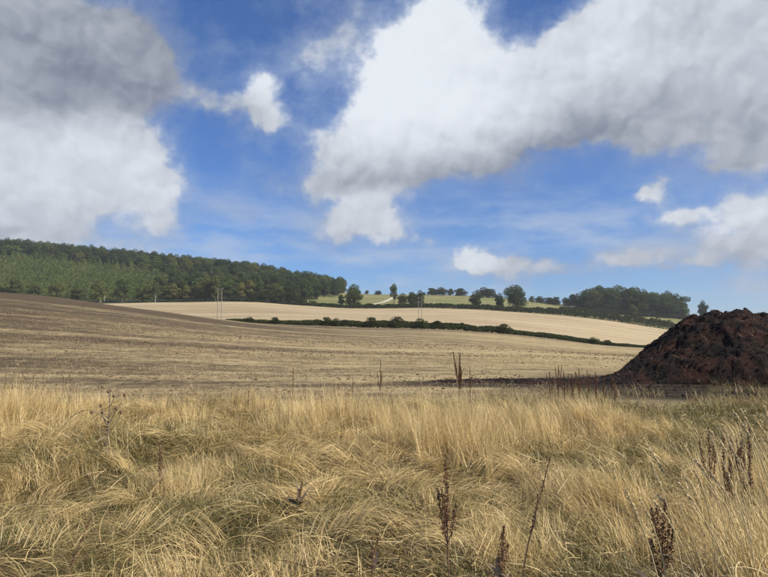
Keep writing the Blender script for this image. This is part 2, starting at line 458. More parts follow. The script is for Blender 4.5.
def tree_meshes(seed, h, w, nleaf, size, base=.22, nlobe=14, kind='round', trunk_r=.3):
    """unit tree: returns (trunk mesh, crown mesh)"""
    rg = np.random.default_rng(seed)
    lobes = []
    cz0, cz1 = h * base, h
    for k in range(nlobe):
        u = rg.uniform(0, 1)
        zc = cz0 + (cz1 - cz0) * (.06 + .82 * ((k + .5) / nlobe * .7 + .3 * u))
        prof = {'round': math.sin(math.pi * (.2 + .72 * u)) ** .6, 'broad': (1 - .55 * u) * min(1, .55 + 2 * u), 'tall': .8 * math.sin(math.pi * (.15 + .75 * u)) ** .5,
                'cone': 1.0 - .85 * u}[kind]
        ang = k * 2.4 + rg.uniform(-.5, .5); rr = w * .5 * prof * rg.uniform(.30, .72)
        lr = w * .5 * rg.uniform(.30, .46) * (.75 + .25 * prof)
        lobes.append((rr * math.cos(ang), rr * math.sin(ang), zc, lr, lr * rg.uniform(.6, .85)))
    lobes.append((0, 0, cz0 + (cz1 - cz0) * .82, w * .22, (cz1 - cz0) * .18))
    per = np.array([l[3] ** 2 for l in lobes]); per = (per / per.sum() * nleaf).astype(int)
    C, Nn = [], []
    for (x, y, z, r1, r2), n in zip(lobes, per):
        d = rg.normal(0, 1, (n, 3)); d[:, 2] = d[:, 2] * .9 + .15; d /= np.linalg.norm(d, axis=1, keepdims=True)
        rad = rg.uniform(.55, 1.08, n) ** .6
        rad *= .82 + .36 * vnoise(d[:, 0] * 2.2 + x + 50, d[:, 1] * 2.2 + d[:, 2] * 1.7 + 50, seed)
        p = d * rad[:, None] * np.array((r1, r1, r2)) + np.array((x, y, z))
        C.append(p); Nn.append(d)
    C = np.concatenate(C); Nn = np.concatenate(Nn)
    keep = (C[:, 2] > max(0, cz0 * .55)) & (C[:, 2] < h * 1.02); C = C[keep]; Nn = Nn[keep]
    v, f = leaf_quads(C, Nn, size, rg)
    crown = mesh_np('crown', v, f)
    # trunk with limbs
    parts = []
    tz = np.linspace(-.4, h * .72, 7)
    bend = rg.uniform(-.04, .04, 2) * h
    tp = np.stack((bend[0] * (tz / h) ** 2 * 2, bend[1] * (tz / h) ** 2 * 2, tz), -1)
    parts.append(tube(tp, trunk_r * np.array((1.5, 1.0, .88, .75, .6, .42, .2)), 7))
    for k, l in enumerate(lobes[:9]):
        z0 = min(l[2] * .75, h * .55) * rg.uniform(.7, .95)
        p0 = np.array((bend[0] * (z0 / h) ** 2 * 2, bend[1] * (z0 / h) ** 2 * 2, z0)); p2 = np.array(l[:3])
        p1 = (p0 + p2) / 2 + np.array((0, 0, -.05 * h)) + np.array((*(p2 - p0)[:2] * .12, 0))
        tt = np.linspace(0, 1, 4)[:, None]
        parts.append(tube((1 - tt) ** 2 * p0 + 2 * tt * (1 - tt) * p1 + tt ** 2 * p2, trunk_r * np.array((.45, .34, .22, .1)), 5))
    v, f = join(parts)
    return mesh_np('trunk', v, f, True), crown
class Proto:
    def __init__(s, meshes, leaf, bark=None):
        s.trunk, s.crown = meshes
        s.trunk.materials.append(bark or m_bark); s.crown.materials.append(leaf)
def place(pr, name, px, Y, h, protoh, wid, label, group=None, sink=.0, cat='tree', rz=None):
    x = (px - 384) / F * Y / 1.0
    z = Hs(x, Y)
    e = bpy.data.objects.new(name, None); COL.objects.link(e); e.empty_display_size = .5
    e.location = (x, Y, z - sink); e.rotation_euler = (0, 0, rng.uniform(0, 6.28) if rz is None else rz)
    e.scale = (wid, wid, h / protoh)
    e['label'] = label; e['category'] = cat
    if group: e['group'] = group
    for nm, me in (('trunk', pr.trunk), ('crown', pr.crown)):
        o = bpy.data.objects.new(nm, me); COL.objects.link(o); o.parent = e
    return e

# prototypes, all 12 m tall and ~9 m wide before scaling
PR = [Proto(tree_meshes(100 + k, 12, 9.5, 2800, .62, .03, 17, 'round'), M_LEAF) for k in range(5)]
PRL = [Proto(tree_meshes(120 + k, 12, 8.0, 2300, .6, .06, 15, 'round'), M_LEAF_LIGHT) for k in range(3)]
PRD = [Proto(tree_meshes(140 + k, 12, 9.5, 3300, .58, .03, 18, 'round'), M_LEAF_DARK) for k in range(3)]
OAK = Proto(tree_meshes(166, 12, 15, 5200, .52, .12, 22, 'broad', .5), M_LEAF_DARK)
TALL = Proto(tree_meshes(171, 12, 6.0, 1500, .5, .34, 10, 'tall', .28), M_LEAF)
ASH = Proto(tree_meshes(172, 12, 10.5, 3800, .55, .02, 19, 'round', .35), M_LEAF)
BIRCH = Proto(tree_meshes(173, 12, 7.5, 900, .55, .46, 9, 'round', .26), M_LEAF_LIGHT, m_palebark)
BUSH = [Proto(tree_meshes(180 + k, 12, 16, 1900, .95, -.04, 14, 'round', .2), M_HEDGE) for k in range(3)]

# ---- the hillside wood
def edge_left_top(px): return np.interp(px, [-200, 0, 100, 200, 260, 340], [430, 425, 420, 410, 400, 400])
wood_rows = []
Yr = 303.0
while Yr < 486:
    xs0 = (-75 - 384) / F * Yr
    x = xs0 + rng.uniform(0, 8)
    while True:
        px = x / Yr * F + 384
        lim = np.interp(Yr, [300, 320, 350, 400, 440, 490], [262, 300, 318, 338, 346, 330])
        if px > lim: break
        wood_rows.append((px + rng.normal(0, 2.0), Yr + rng.normal(0, 3.0)))
        x += rng.uniform(9.6, 12.5) if Yr < 455 else rng.uniform(7.5, 9.5)
    Yr += 12.5 if Yr < 440 else 11
plant_pts = []
def in_plantation(px, Y):
    return px < 168 - .2 * (Y - 330) + 12 * math.sin(Y * .07) and 312 < Y < 436 - max(0, px) * .12
cnt = 0
for px, Y in wood_rows:
    if in_plantation(px, Y): continue
    u = rng.uniform()
    dk = 1 if (px > 190 or Y > 432) else 0
    if Y > 462:
        pr, lab = PRD[rng.integers(3)], 'dark round-headed tree on the skyline of the hillside wood'
    elif Y < 318:
        pr, lab = (PRL[rng.integers(3)] if u < .5 else PR[rng.integers(5)]), 'tree along the lower edge of the hillside wood'
    elif dk:
        pr, lab = (PRD[rng.integers(3)] if u < .5 else PR[rng.integers(5)]), 'tree massed in the darker right part of the hillside wood'
    else:
        pr, lab = (PRL[rng.integers(3)] if u < .25 else PR[rng.integers(5)]), 'tree massed in the hillside wood around the young plantation'
    h = rng.uniform(9.5, 14.5)
    if Y > 455: h = rng.uniform(11.5, 13.5)
    if Y < 318: h = rng.uniform(7.5, 13)
    col_ = 'at the left edge' if px < 60 else 'above the pale-trunked pair' if px < 130 else 'above the straw field tip' if px < 195 else 'above the left twin pole' if px < 245 else 'above the bulky shrub' if px < 300 else 'at its right-hand end'
    hgt = '' if (Y > 462 or Y < 318) else ', low on the slope' if Y < 352 else ', halfway up the slope' if Y < 405 else ', near the top'
    lab = lab.replace('tree along the lower edge of the hillside wood', 'tree at the lower edge of the wood').replace('on the skyline of the hillside wood', 'on the wood skyline') + ' ' + col_ + hgt
    lab = lab.replace('massed in the darker right part of the hillside wood', 'in the dark wood').replace('in the hillside wood around the young plantation', 'by the young plantation').replace('dark round-headed', 'dark round').replace('tree massed', 'tree')
    place(pr, 'woodland_tree', px, Y, h, 12, rng.uniform(.95, 1.3), lab, lab.replace('tree', 'trees', 1), sink=.3)
    cnt += 1
print('wood trees', cnt)

# young plantation: hundreds of small pole-stage trees reading as one mass
pv = []
for Y in np.arange(308, 444, 4.6):
    for x in np.arange((-80 - 384) / F * Y, (175 - 384) / F * Y, 4.0):
        px = x / Y * F + 384
        if in_plantation(px, Y): plant_pts.append((x + rng.normal(0, .7), Y + rng.normal(0, .7)))
plant_pts = np.array(plant_pts)
print('plantation', len(plant_pts))
pz = H(plant_pts[:, 0], plant_pts[:, 1])
rg = np.random.default_rng(55)
C = []; Nn = []
for (x, y), z in zip(plant_pts, pz):
    n = 96; hh = rg.uniform(3.8, 9.5); ww = rg.uniform(1.3, 2.6)
    u = rg.uniform(0.02, 1, n) ** .9
    ang = rg.uniform(0, 6.283, n); rr = ww * np.sin(np.pi * (.25 + .7 * u)) * rg.uniform(.5, 1.1, n)
    C.append(np.stack((x + rr * np.cos(ang), y + rr * np.sin(ang), z + u * hh), -1))
    Nn.append(np.stack((np.cos(ang), np.sin(ang), np.full(n, .5)), -1))
v, f = leaf_quads(np.concatenate(C), np.concatenate(Nn), .66, rg)
link('young_plantation', mesh_np('young_plantation', v, f), M_PLANT, kind='stuff',
     label='paler green young plantation covering the left of the wooded hillside', cat='plantation')

# pale-stemmed and light trees standing at the wood's lower edge
place(BIRCH, 'birch_tree', 100, 301, 9.5, 12, .9, 'pale-trunked tree above the brown crest, left one of a pair at the wood edge', 'pale-trunked pair')
place(BIRCH, 'birch_tree', 104, 302, 9.0, 12, .8, 'pale-trunked tree above the brown crest, right one of a pair at the wood edge', 'pale-trunked pair')
place(PRL[0], 'edge_tree', 148, 299, 9.0, 12, .8, 'yellow-green tree at wood edge above where the straw field narrows to a point')
place(BIRCH, 'birch_tree', 155, 300, 9.5, 12, .75, 'thin pale-trunked tree right of the yellow-green tree at the wood edge')
place(PRL[1], 'edge_tree', 173, 301, 9.0, 12, 1.0, 'bright olive rounded tree at the wood edge midway along the straw field tip')
place(PRL[2], 'edge_tree', 215, 299, 13.0, 12, .95, 'tallest olive-brown tree at the wood edge, behind the left twin power pole')
place(PRL[0], 'edge_tree', 241, 299, 9.5, 12, .75, 'small pale olive tree at the wood edge right of the left twin pole')
for i, (px, h, w) in enumerate([(255, 5.5, .55), (268, 6.5, .6), (277, 4.5, .5), (291, 8.5, .62), (302, 4.0, .45), (313, 2.8, .4)]):
    lab = ['low shrub at the wood edge, leftmost of the row ending at the pasture corner', 'second low shrub of the row at the wood edge by the pasture corner',
           'third low shrub of the row at the wood edge by the pasture corner', 'big bulky shrub where the wood edge meets the pasture corner',
           'small shrub right of the bulky shrub at the pasture corner', 'smallest shrub at the foot of the pasture corner'][i]
    place(BUSH[i % 3], 'shrub', px, 300, h, 12, w, lab, cat='shrub', sink=.2)

# ---- trees on the rise
place(ASH, 'ash_tree', 354, 303, 12.0, 12, 1.18, 'big rounded leafy tree at the right-hand foot of the wood', rz=.6)
place(PRL[2], 'edge_tree', 341, 306, 6.5, 12, .55, 'small tree tucked against the big rounded tree at the foot of the wood')
place(TALL, 'slender_tree', 394, 303, 12.2, 12, .92, 'slender top-heavy tree with bare stem left of the right twin power pole', rz=1.0)
place(PRD[0], 'dark_tree', 412, 301, 8.2, 12, .72, 'dense dark tree standing behind the right twin power pole')
place(PRD[1], 'dark_tree', 420, 303, 8.8, 12, .6, 'dark narrow tree touching the dense dark tree behind the twin pole')
place(BUSH[0], 'shrub', 403, 330, 6.5, 12, .45, 'shrub on the slope between the slender tree and the dark tree', cat='shrub')
place(PRD[2], 'dark_tree', 476, 301, 9.2, 12, .82, 'round dark tree left of the big spreading oak', rz=2)
place(OAK, 'oak_tree', 516, 303, 13.6, 12, 1.06, 'big spreading dark oak alone on the upper hedge', rz=.4)
place(PRD[1], 'dark_tree', 500, 318, 8.4, 12, .66, 'small dark tree tucked against the left side of the big oak')
sk = [(367, 455, 3.2, .30), (378, 455, 3.0, .34), (432, 452, 5.2, .5), (441, 450, 5.8, .55), (451, 452, 5.0, .5), (461, 449, 5.6, .55), (484, 440, 7.0, .6), (491, 436, 6.2, .5),
      (532, 425, 4.2, .42), (540, 425, 4.8, .42), (549, 423, 4.6, .4), (556, 420, 5.6, .45), (566, 415, 6.2, .5), (573, 413, 8.4, .5)]
names = ['tiny', 'low', 'rounded', 'plump', 'squat', 'domed', 'tallish', 'ragged', 'little', 'small', 'low round', 'pointed', 'grey-green', 'upright']
where = ['just right of the big rounded tree', 'left of the slender bare-stemmed tree', 'first right of the right twin pole', 'second right of the right twin pole', 'third right of the right twin pole',
         'alone in the gap left of the round dark tree', 'just right of the round dark tree', 'between the round dark tree and the oak', 'first right of the big oak', 'second right of the big oak',
         'third right of the big oak', 'fourth right of the big oak', 'left of the large copse', 'touching the left end of the large copse']
for i, (px, Y, h, w) in enumerate(sk):
    place(BUSH[i % 3] if i % 4 else PR[i % 5], 'skyline_tree', px, Y, h * 1.12, 12, w * 1.35, names[i] + ' tree on the pasture skyline, ' + where[i], 'trees along the pasture skyline', sink=.3)

# ---- the copse on the right
cop = []
ORD = ['first', 'second', 'third', 'fourth', 'fifth', 'sixth', 'seventh', 'eighth', 'ninth', 'tenth', 'eleventh', 'twelfth']
for px, h in [(582, 14), (590, 17.5), (601, 19), (611, 19.5), (622, 20.5), (633, 20.5), (644, 19.5), (655, 18), (666, 18.5), (676, 18)]:
    cop.append((px, 402 + rng.uniform(-3, 3), h, 0))
for px, h in [(595, 17), (612, 18), (628, 19.5), (640, 18), (654, 16.5), (668, 17), (679, 14)]:
    cop.append((px, 388 + rng.uniform(-2, 2), h, 1))
for px, h in [(600, 20), (618, 21), (636, 21), (652, 18), (668, 19.5)]:
    cop.append((px, 418 + rng.uniform(-2, 2), h, 2))
for px, Y, h, row in cop:
    row_n = [q[0] for q in cop if q[3] == row].index(px)
    lab = 'dark tree in the %s row of the large copse, %s from the left' % (['middle', 'front', 'back'][row], ORD[row_n])
    grp = 'trees of the large copse'
    place((PRD + PR)[rng.integers(6)] if rng.uniform() < .8 else PR[rng.integers(5)], 'copse_tree', px, Y, h, 12, rng.uniform(1.45, 1.85), lab, grp, sink=2.2)
place(PRL[1], 'olive_tree', 633, 372, 7.4, 12, .95, 'small yellow-olive tree in front of the large copse')
place(PRD[2], 'lone_tree', 703, 372, 13.5, 12, .72, 'lone tree standing just left above the dark heap, right of the copse', rz=.9)
place(BUSH[1], 'shrub', 691, 378, 2.6, 12, .3, 'low shrub between the copse and the lone tree', cat='shrub')

# ---- hedges
def hedge(name, path, n, size, label, jag=.5, seed=1):
    """path rows: (px, Y, height, halfwidth)"""
    rg = np.random.default_rng(seed)
    P_ = np.array(path, float)
    u = rg.uniform(P_[0, 0], P_[-1, 0], n)
    Y = np.interp(u, P_[:, 0], P_[:, 1]); hh = np.interp(u, P_[:, 0], P_[:, 2]); hw = np.interp(u, P_[:, 0], P_[:, 3])
    x = (u - 384) / F * Y
    g = hh * (1 - jag * .6 + jag * 1.2 * fbm2d(x * .25, x * 0 + seed, seed, 4, .6))
    side = rg.uniform(-1, 1, n); v_ = np.sqrt(rg.uniform(0, 1, n))
    top = g * np.sqrt(np.maximum(0, 1 - side ** 2 * .75))
    y = Y + side * hw
    z = H(x, y) + v_ * top
    v, f = leaf_quads(np.stack((x, y, z), -1), np.stack((side * 0, side * .9, v_), -1), size, rg)
    stems = []
    for k in range(40):
        uu = rg.uniform(P_[0, 0], P_[-1, 0]); yy = np.interp(uu, P_[:, 0], P_[:, 1]); xx = (uu - 384) / F * yy; h0 = np.interp(uu, P_[:, 0], P_[:, 2]) * .8
        z0 = Hs(xx, yy)
        stems.append(tube([(xx, yy, z0 - .1), (xx + rg.normal(0, .1), yy, z0 + h0 * .5), (xx + rg.normal(0, .2), yy, z0 + h0)], [.05, .04, .015], 4))
    e = bpy.data.objects.new(name, None); COL.objects.link(e)
    mid = P_[len(P_) // 2]; mx = (mid[0] - 384) / F * mid[1]; mz = Hs(mx, mid[1])
    e.location = (mx, mid[1], mz)
    e['label'] = label; e['category'] = 'hedge'
    off_ = np.array((mx, mid[1], mz))
    link('foliage', mesh_np('foliage', v - off_, f), M_HEDGE, e, kind='stuff')
    sv, sf = join(stems)
    link('stems', mesh_np('stems', sv - off_, sf), m_bark, e, kind='stuff')
hedge('hedge', [(226, 133, .5, .8), (262, 132, .9, 1.0), (300, 131, 1.05, 1.1), (400, 131, 1.4, 1.2), (470, 131, 1.4, 1.2), (530, 131, 1.15, 1.2), (590, 131, .85, 1.2), (640, 131, .45, 1.0), (720, 131, .3, .8)],
      42000, .34, 'lower dark hedge running between the brown field and the pale straw field', .7, 3)
hedge('hedge', [(288, 298, .9, 1.0), (325, 297, 1.7, 1.2), (400, 297, 2.4, 1.4), (470, 297, 2.6, 1.5), (520, 297, 3.0, 1.6), (580, 297, 3.4, 1.8), (640, 297, 4.2, 1.8), (672, 297, 4.2, 1.6), (760, 297, 3.0, 1.6)],
      30000, .62, 'upper hedge along the far side of the pale straw field under the oak', .7, 5)
hedge('hedge', [(560, 380, 1.2, 1.2), (585, 380, 2.4, 1.4), (600, 380, 3.0, 1.6), (650, 380, 3.4, 1.6), (690, 380, 2.2, 1.4), (760, 380, 2.0, 1.4)],
      13000, .7, 'short hedge along the foot of the large copse', .6, 9)
for i, (px, h, w) in enumerate([(250, 1.3, .16), (275, 1.5, .15), (327, 2.0, .2), (336, 1.8, .2), (372, 2.3, .24), (396, 2.6, .26), (420, 2.3, .25), (437, 1.9, .2), (504, 2.2, .26), (592, 1.5, .2), (606, 1.2, .16)]):
    lab = 'bush standing above the lower hedge, ' + ['leftmost of all, on the crest', 'second from the left', 'left one of the close pair', 'right one of the close pair', 'below the gap between ash and slender tree',
          'biggest, below the slender tree', 'below the right twin pole', 'just right of the twin pole', 'below the oak', 'near its right end', 'last at its right end'][i]
    place(BUSH[i % 3], 'hedge_bush', px, 130.5, h, 12, w, lab, 'bushes in the lower hedge', cat='bush')

# ---- chalk track on the pasture
m_track, t, b = new_mat('chalk_track')
P = pos_of(t); t.l.new(t.mix(t.noise(P, .6, 4), (.42, .38, .28), (.6, .56, .45)), b.inputs['Base Color'])
tp = [(352, 312), (372, 330), (384, 360), (391, 390), (396, 420)]
tpx = np.linspace(352, 396, 24); tY = np.interp(tpx, [p[0] for p in tp], [p[1] for p in tp])
tx = (tpx - 384) / F * tY
tv = []
for k in range(24):
    for s in (-1.0, -.33, .33, 1.0):
        tv.append((tx[k] + s * 1.6, tY[k] + s * .8, 0))
tv = np.array(tv); tv[:, 2] = H(tv[:, 0], tv[:, 1]) + .12
ti = np.arange(24 * 4).reshape(24, 4)
link('track', mesh_np('track', tv, np.stack((ti[:-1, :-1], ti[:-1, 1:], ti[1:, 1:], ti[1:, :-1]), -1).reshape(-1, 4), True), m_track, kind='structure', label='pale chalk track climbing the pasture', cat='track')

# ---- twin-pole power line supports
m_pole, t, b = new_mat('weathered_pole_wood')
P = pos_of(t); t.l.new(t.mix(t.noise(P, 3.0, 4), (.19, .165, .14), (.30, .27, .23)), b.inputs['Base Color'])
m_ins, t, b = new_mat('brown_porcelain'); b.inputs['Base Color'].default_value = (.10, .05, .03, 1); b.inputs['Roughness'].default_value = .3
pole_mesh = mesh_np('pole', *tube([(0, 0, -.5), (0, 0, 4), (0, 0, 9)], [.105, .095, .08], 8), True)
def box_mesh(name, x0, x1, y0, y1, z0, z1):
    v = np.array([(x, y, z) for z in (z0, z1) for y in (y0, y1) for x in (x0, x1)], float)
    f = np.array([(0, 2, 3, 1), (4, 5, 7, 6), (0, 1, 5, 4), (2, 6, 7, 3), (0, 4, 6, 2), (1, 3, 7, 5)])
    return mesh_np(name, v, f)
arm_mesh = box_mesh('crossarm', -1.15, 1.15, -.24, -.14, 8.42, 8.54)
brace_mesh = box_mesh('brace', -.5, .5, .12, .2, 7.0, 7.14)
ins_mesh = mesh_np('insulator', *tube([(0, 0, 0), (0, 0, .08), (0, 0, .1), (0, 0, .2), (0, 0, .3)], [.05, .09, .06, .09, .02], 8), True)
for m_, mt in ((pole_mesh, m_pole), (arm_mesh, m_pole), (brace_mesh, m_pole), (ins_mesh, m_ins)): m_.materials.append(mt)
for px, Y, sc, lab in ((219.5, 188, 1.12, 'twin-post wooden power pole rising behind the brown crest before the wood'),
                       (420, 172, .82, 'twin-post wooden power pole in the straw field behind the lower hedge')):
    x = (px - 384) / F * Y
    e = bpy.data.objects.new('power_pole', None); COL.objects.link(e); e.location = (x, Y, Hs(x, Y)); e.scale = (sc,) * 3
    e['label'] = lab; e['category'] = 'power pole'; e['group'] = 'twin-post power poles'
    for s in (-.55, .55):
        o = link('post', pole_mesh, parent=e); o.location.x = s
    link('crossarm', arm_mesh, parent=e); link('brace', brace_mesh, parent=e)
    for s in (-1.05, 0, 1.05):
        o = link('insulator', ins_mesh, parent=e); o.location = (s, -.19, 8.54)

# ------------------------------------------------------------------ the dark muck heap
m_heap, t, b = new_mat('rotted_muck')
P = pos_of(t)
n1 = t.noise(P, 1.3, 5, .65); n2 = t.noise(P, 6.0, 6, .7); n3 = t.noise(P, 24, 4, .7)
c = t.mix(t.remap(n2, .35, .65), (.005, .0035, .003), (.016, .0098, .007))
c = t.mix(t.math('MULTIPLY', t.remap(t.math('ADD', n1, t.math('MULTIPLY', n3, .5)), .68, .90), .85), c, (.055, .023, .014))
c = t.mix(t.math('MULTIPLY', t.remap(n3, .66, .76), .5), c, (.10, .062, .038))
t.l.new(c, b.inputs['Base Color']); bump(t, b, t.math('ADD', n2, n3), 1.0, .06)
b.inputs['Roughness'].default_value = .8
HX = np.array([.6, 2.2, 5.0, 7.6, 8.6, 9.4, 10.2, 11.0, 11.8, 12.5, 13.2, 14.5, 16, 20, 27, 31, 34])
HZ = np.array([0, .08, .14, .17, .33, .66, 1.12, 1.7, 2.22, 2.48, 2.55, 2.52, 2.45, 2.5, 2.3, 1.2, 0])
HYC = 23.4
def heap_z(x, y):
    p = np.interp(x, HX, HZ)
    hw = .9 + 1.55 * p
    yc = np.interp(x, [.6, 8, 12], [20.6, 21.4, HYC])
    d = np.abs(y - yc - .3 * np.sin(x * .7)) / hw
    prof = np.maximum(0, 1 - d ** 1.35) ** .9
    z = p * prof
    a = sstep(.02, .5, z)
    lump = fbm2d(x * .9, y * .9, 70, 4, .6) - .5
    clod = 1 - np.abs(fbm2d(x * 2.3, y * 2.3, 80, 3, .55) * 2 - 1) * 2
    clod2 = np.abs(fbm2d(x * 6, y * 6, 90, 2, .5) - .5)
    return z + a * (lump * .60 * (.25 + .75 * sstep(.3, 1, p)) * (.3 + .7 * sstep(.2, .5, p)) + clod * .08 * sstep(.15, 1, p) + (fbm2d(x * 3.1, y * 3.1, 95, 5, .72) - .5) * .30 * sstep(.05, .8, p)) - .02 - .25 * (1 - sstep(0, .06, z))
gx = np.arange(.2, 34.4, .085); gy = np.arange(17.6, 29.4, .085)
xx, yy = np.meshgrid(gx, gy)
hz0 = heap_z(xx, yy)
jit = np.random.default_rng(3)
xj = xx + jit.normal(0, .018, xx.shape); yj = yy + jit.normal(0, .018, xx.shape)
zz = H(xx, yy).reshape(xx.shape) + hz0
heap = bpy.data.objects.new('muck_heap', None); COL.objects.link(heap); heap.location = (15, HYC, 0)
heap['label'] = 'dark brown heap of rotted muck at the right edge of the field'; heap['category'] = 'heap'
i = np.arange(xx.size).reshape(xx.shape)
f = np.stack((i[:-1, :-1], i[:-1, 1:], i[1:, 1:], i[1:, :-1]), -1).reshape(-1, 4)
keepf = (hz0.ravel()[f] > -.2).any(1)
v = np.stack((xj.ravel(), yj.ravel(), zz.ravel()), -1) - np.array((15, HYC, 0))
link('mound', mesh_np('mound', v, f[keepf], True), m_heap, heap)
# loose clods, joined
def clods(n, xs, ys, zs, rad, rg, flat=.7):
    ico = np.array([(0, 0, 1), (.894, 0, .447), (.276, .851, .447), (-.724, .526, .447), (-.724, -.526, .447), (.276, -.851, .447),
                    (.724, .526, -.447), (-.276, .851, -.447), (-.894, 0, -.447), (-.276, -.851, -.447), (.724, -.526, -.447), (0, 0, -1)])
    fi = np.array([(0, 1, 2), (0, 2, 3), (0, 3, 4), (0, 4, 5), (0, 5, 1), (1, 6, 2), (2, 7, 3), (3, 8, 4), (4, 9, 5), (5, 10, 1), (2, 6, 7), (3, 7, 8), (4, 8, 9), (5, 9, 10), (1, 10, 6), (6, 11, 7), (7, 11, 8), (8, 11, 9), (9, 11, 10), (10, 11, 6)])
    v = ico[None] * (1 + rg.normal(0, .22, (n, 12, 1))) * rad[:, None, None]
    v = v * np.stack((rg.uniform(.7, 1.4, n), rg.uniform(.7, 1.3, n), rg.uniform(.5, 1, n) * flat), -1)[:, None]
    a = rg.uniform(0, 6.28, n); ca, sa = np.cos(a)[:, None], np.sin(a)[:, None]
    v = np.stack((v[..., 0] * ca - v[..., 1] * sa, v[..., 0] * sa + v[..., 1] * ca, v[..., 2]), -1)
    v += np.stack((xs, ys, zs), -1)[:, None]
    f = fi[None] + (np.arange(n) * 12)[:, None, None]
    return v.reshape(-1, 3), f.reshape(-1, 3)
rg = np.random.default_rng(12)
n = 22000
cx = rg.uniform(1, 24, n); cy = rg.uniform(14.2, 26.4, n)
ok = (heap_z(cx, cy) > .03) | ((np.hypot((cx - 15) / 9.5, (cy - 19.5) / 5.9) < 1.0) & (rg.uniform(0, 1, n) < .45)); cx, cy = cx[ok], cy[ok]
rad = (.010 + .044 * rg.uniform(0, 1, len(cx)) ** 4) * np.where(cx < 7.5, .6, 1)
cv, cf = clods(len(cx), cx, cy, H(cx, cy) + np.maximum(heap_z(cx, cy), 0) + rad * .2, rad, rg, .9)
link('loose_clods', mesh_np('loose_clods', cv - np.array((15, HYC, 0)), cf), m_heap, heap, kind='stuff')
# straw strands poking out of the muck
m_straw_bits, t, b = new_mat('straw_bits')
g = t.n.new('ShaderNodeNewGeometry')
t.l.new(t.mix(g.outputs['Random Per Island'], (.16, .10, .06), (.46, .36, .21)), b.inputs['Base Color'])

def blades(x, y, z, L, w, th, ph0, ph1, p, curl, S, rg, floor=None, roll=.6):
    """ribbons growing from (x,y,z); ph = angle from vertical at root / tip"""
    n = len(x)
    t_ = np.linspace(0, 1, S + 1)
    pts = np.zeros((n, S + 1, 3)); pts[:, 0] = np.stack((x, y, z), -1)
    for k in range(1, S + 1):
        tm = (t_[k] + t_[k - 1]) / 2
        ph = ph0 + (ph1 - ph0) * tm ** p
        a = th + curl * tm
        st = L / S
        pts[:, k] = pts[:, k - 1] + np.stack((np.sin(ph) * np.cos(a), np.sin(ph) * np.sin(a), np.cos(ph)), -1) * st[:, None]
        if floor is not None: pts[:, k, 2] = np.maximum(pts[:, k, 2], z + floor * min(1, k / 1.5))
    rr = rg.normal(0, roll, n)
    pa = th + curl * .5
    perp = np.stack((-np.sin(pa) * np.cos(rr), np.cos(pa) * np.cos(rr), np.sin(rr)), -1)
    wid = (w[:, None] * (1 - .88 * t_[None] ** 1.6)) * .5
    l = pts - perp[:, None] * wid[..., None]; r = pts + perp[:, None] * wid[..., None]
    v = np.stack((l, r), 2).reshape(-1, 3)
    base = (np.arange(n) * (S + 1) * 2)[:, None] + (np.arange(S) * 2)[None]
    f = np.stack((base, base + 1, base + 3, base + 2), -1).reshape(-1, 4)
    return v, f, np.tile(t_[None, :, None], (n, 1, 2)).reshape(-1)
n = 2600
bx = rg.uniform(1, 24, n); by = HYC + rg.uniform(-6, 3, n)
ok = heap_z(bx, by) > .05; bx, by = bx[ok], by[ok]; n = len(bx)
v, f, _ = blades(bx, by, H(bx, by) + heap_z(bx, by), rg.uniform(.08, .35, n), rg.uniform(.006, .014, n), rg.uniform(0, 6.28, n), rg.uniform(.2, 1.4, n), rg.uniform(.8, 2.0, n), np.ones(n), rg.normal(0, .6, n), 2, rg)
link('straw_strands', mesh_np('straw_strands', v - np.array((15, HYC, 0)), f), m_straw_bits, heap, kind='stuff')

# ------------------------------------------------------------------ stubble and clods on the near field
rg = np.random.default_rng(21)
def field_pts(n, y0, y1, pw, rg):
    y = y0 + (y1 - y0) * rg.uniform(0, 1, n) ** pw
    x = rg.uniform(-.82, .82, n) * (y + 2)
    return x, y
x, y = field_pts(26000, 13.0, 60, 1.25, rg)
keep = (fbm2d(x * .02 + 30, y * .22, 15, 4) + rg.normal(0, .06, len(x)) > .46) & ~((np.abs(x - 15) < 9.5) & (np.abs(y - 20.5) < 8)) & (heap_z(x, y) < .02)
x, y = x[keep], y[keep]
rad = (.014 + .036 * rg.uniform(0, 1, len(x)) ** 3) * (1 + y / 60)
m_clod, t, b = new_mat('dry_clods')
g = t.n.new('ShaderNodeNewGeometry')
t.l.new(t.mix(g.outputs['Random Per Island'], (.10, .072, .042), (.24, .18, .105)), b.inputs['Base Color'])
v, f = clods(len(x), x, y, H(x, y) + rad * .15, rad, rg)
link('soil_clods', mesh_np('soil_clods', v, f), m_clod, kind='stuff', label='crumbled soil clods strewn over the near part of the harrowed field', cat='clods')
x, y = field_pts(90000, 12.8, 75, 1.3, rg)
dn = fbm2d(x * .025 + 3, y * .25 + 8, 44, 4) + .35 * (fbm2d(x * .9, y * .9, 46, 3) - .5)
keep = (dn + rg.normal(0, .05, len(x)) > .47) & ~((np.abs(x - 15) < 9.5) & (np.abs(y - 20.5) < 8)) & (heap_z(x, y) < .02)
x, y = x[keep], y[keep]; n = len(x)
v, f, _ = blades(x, y, H(x, y), rg.uniform(.08, .26, n), rg.uniform(.004, .009, n) * (1 + y / 30), rg.uniform(0, 6.28, n), rg.uniform(.1, 1.3, n), rg.uniform(.6, 1.6, n), np.ones(n), rg.normal(0, .4, n), 2, rg)
link('straw_stubble', mesh_np('straw_stubble', v, f), m_straw_bits, kind='stuff', label='short dry straw stubble scattered in drifts over the harrowed field', cat='stubble')

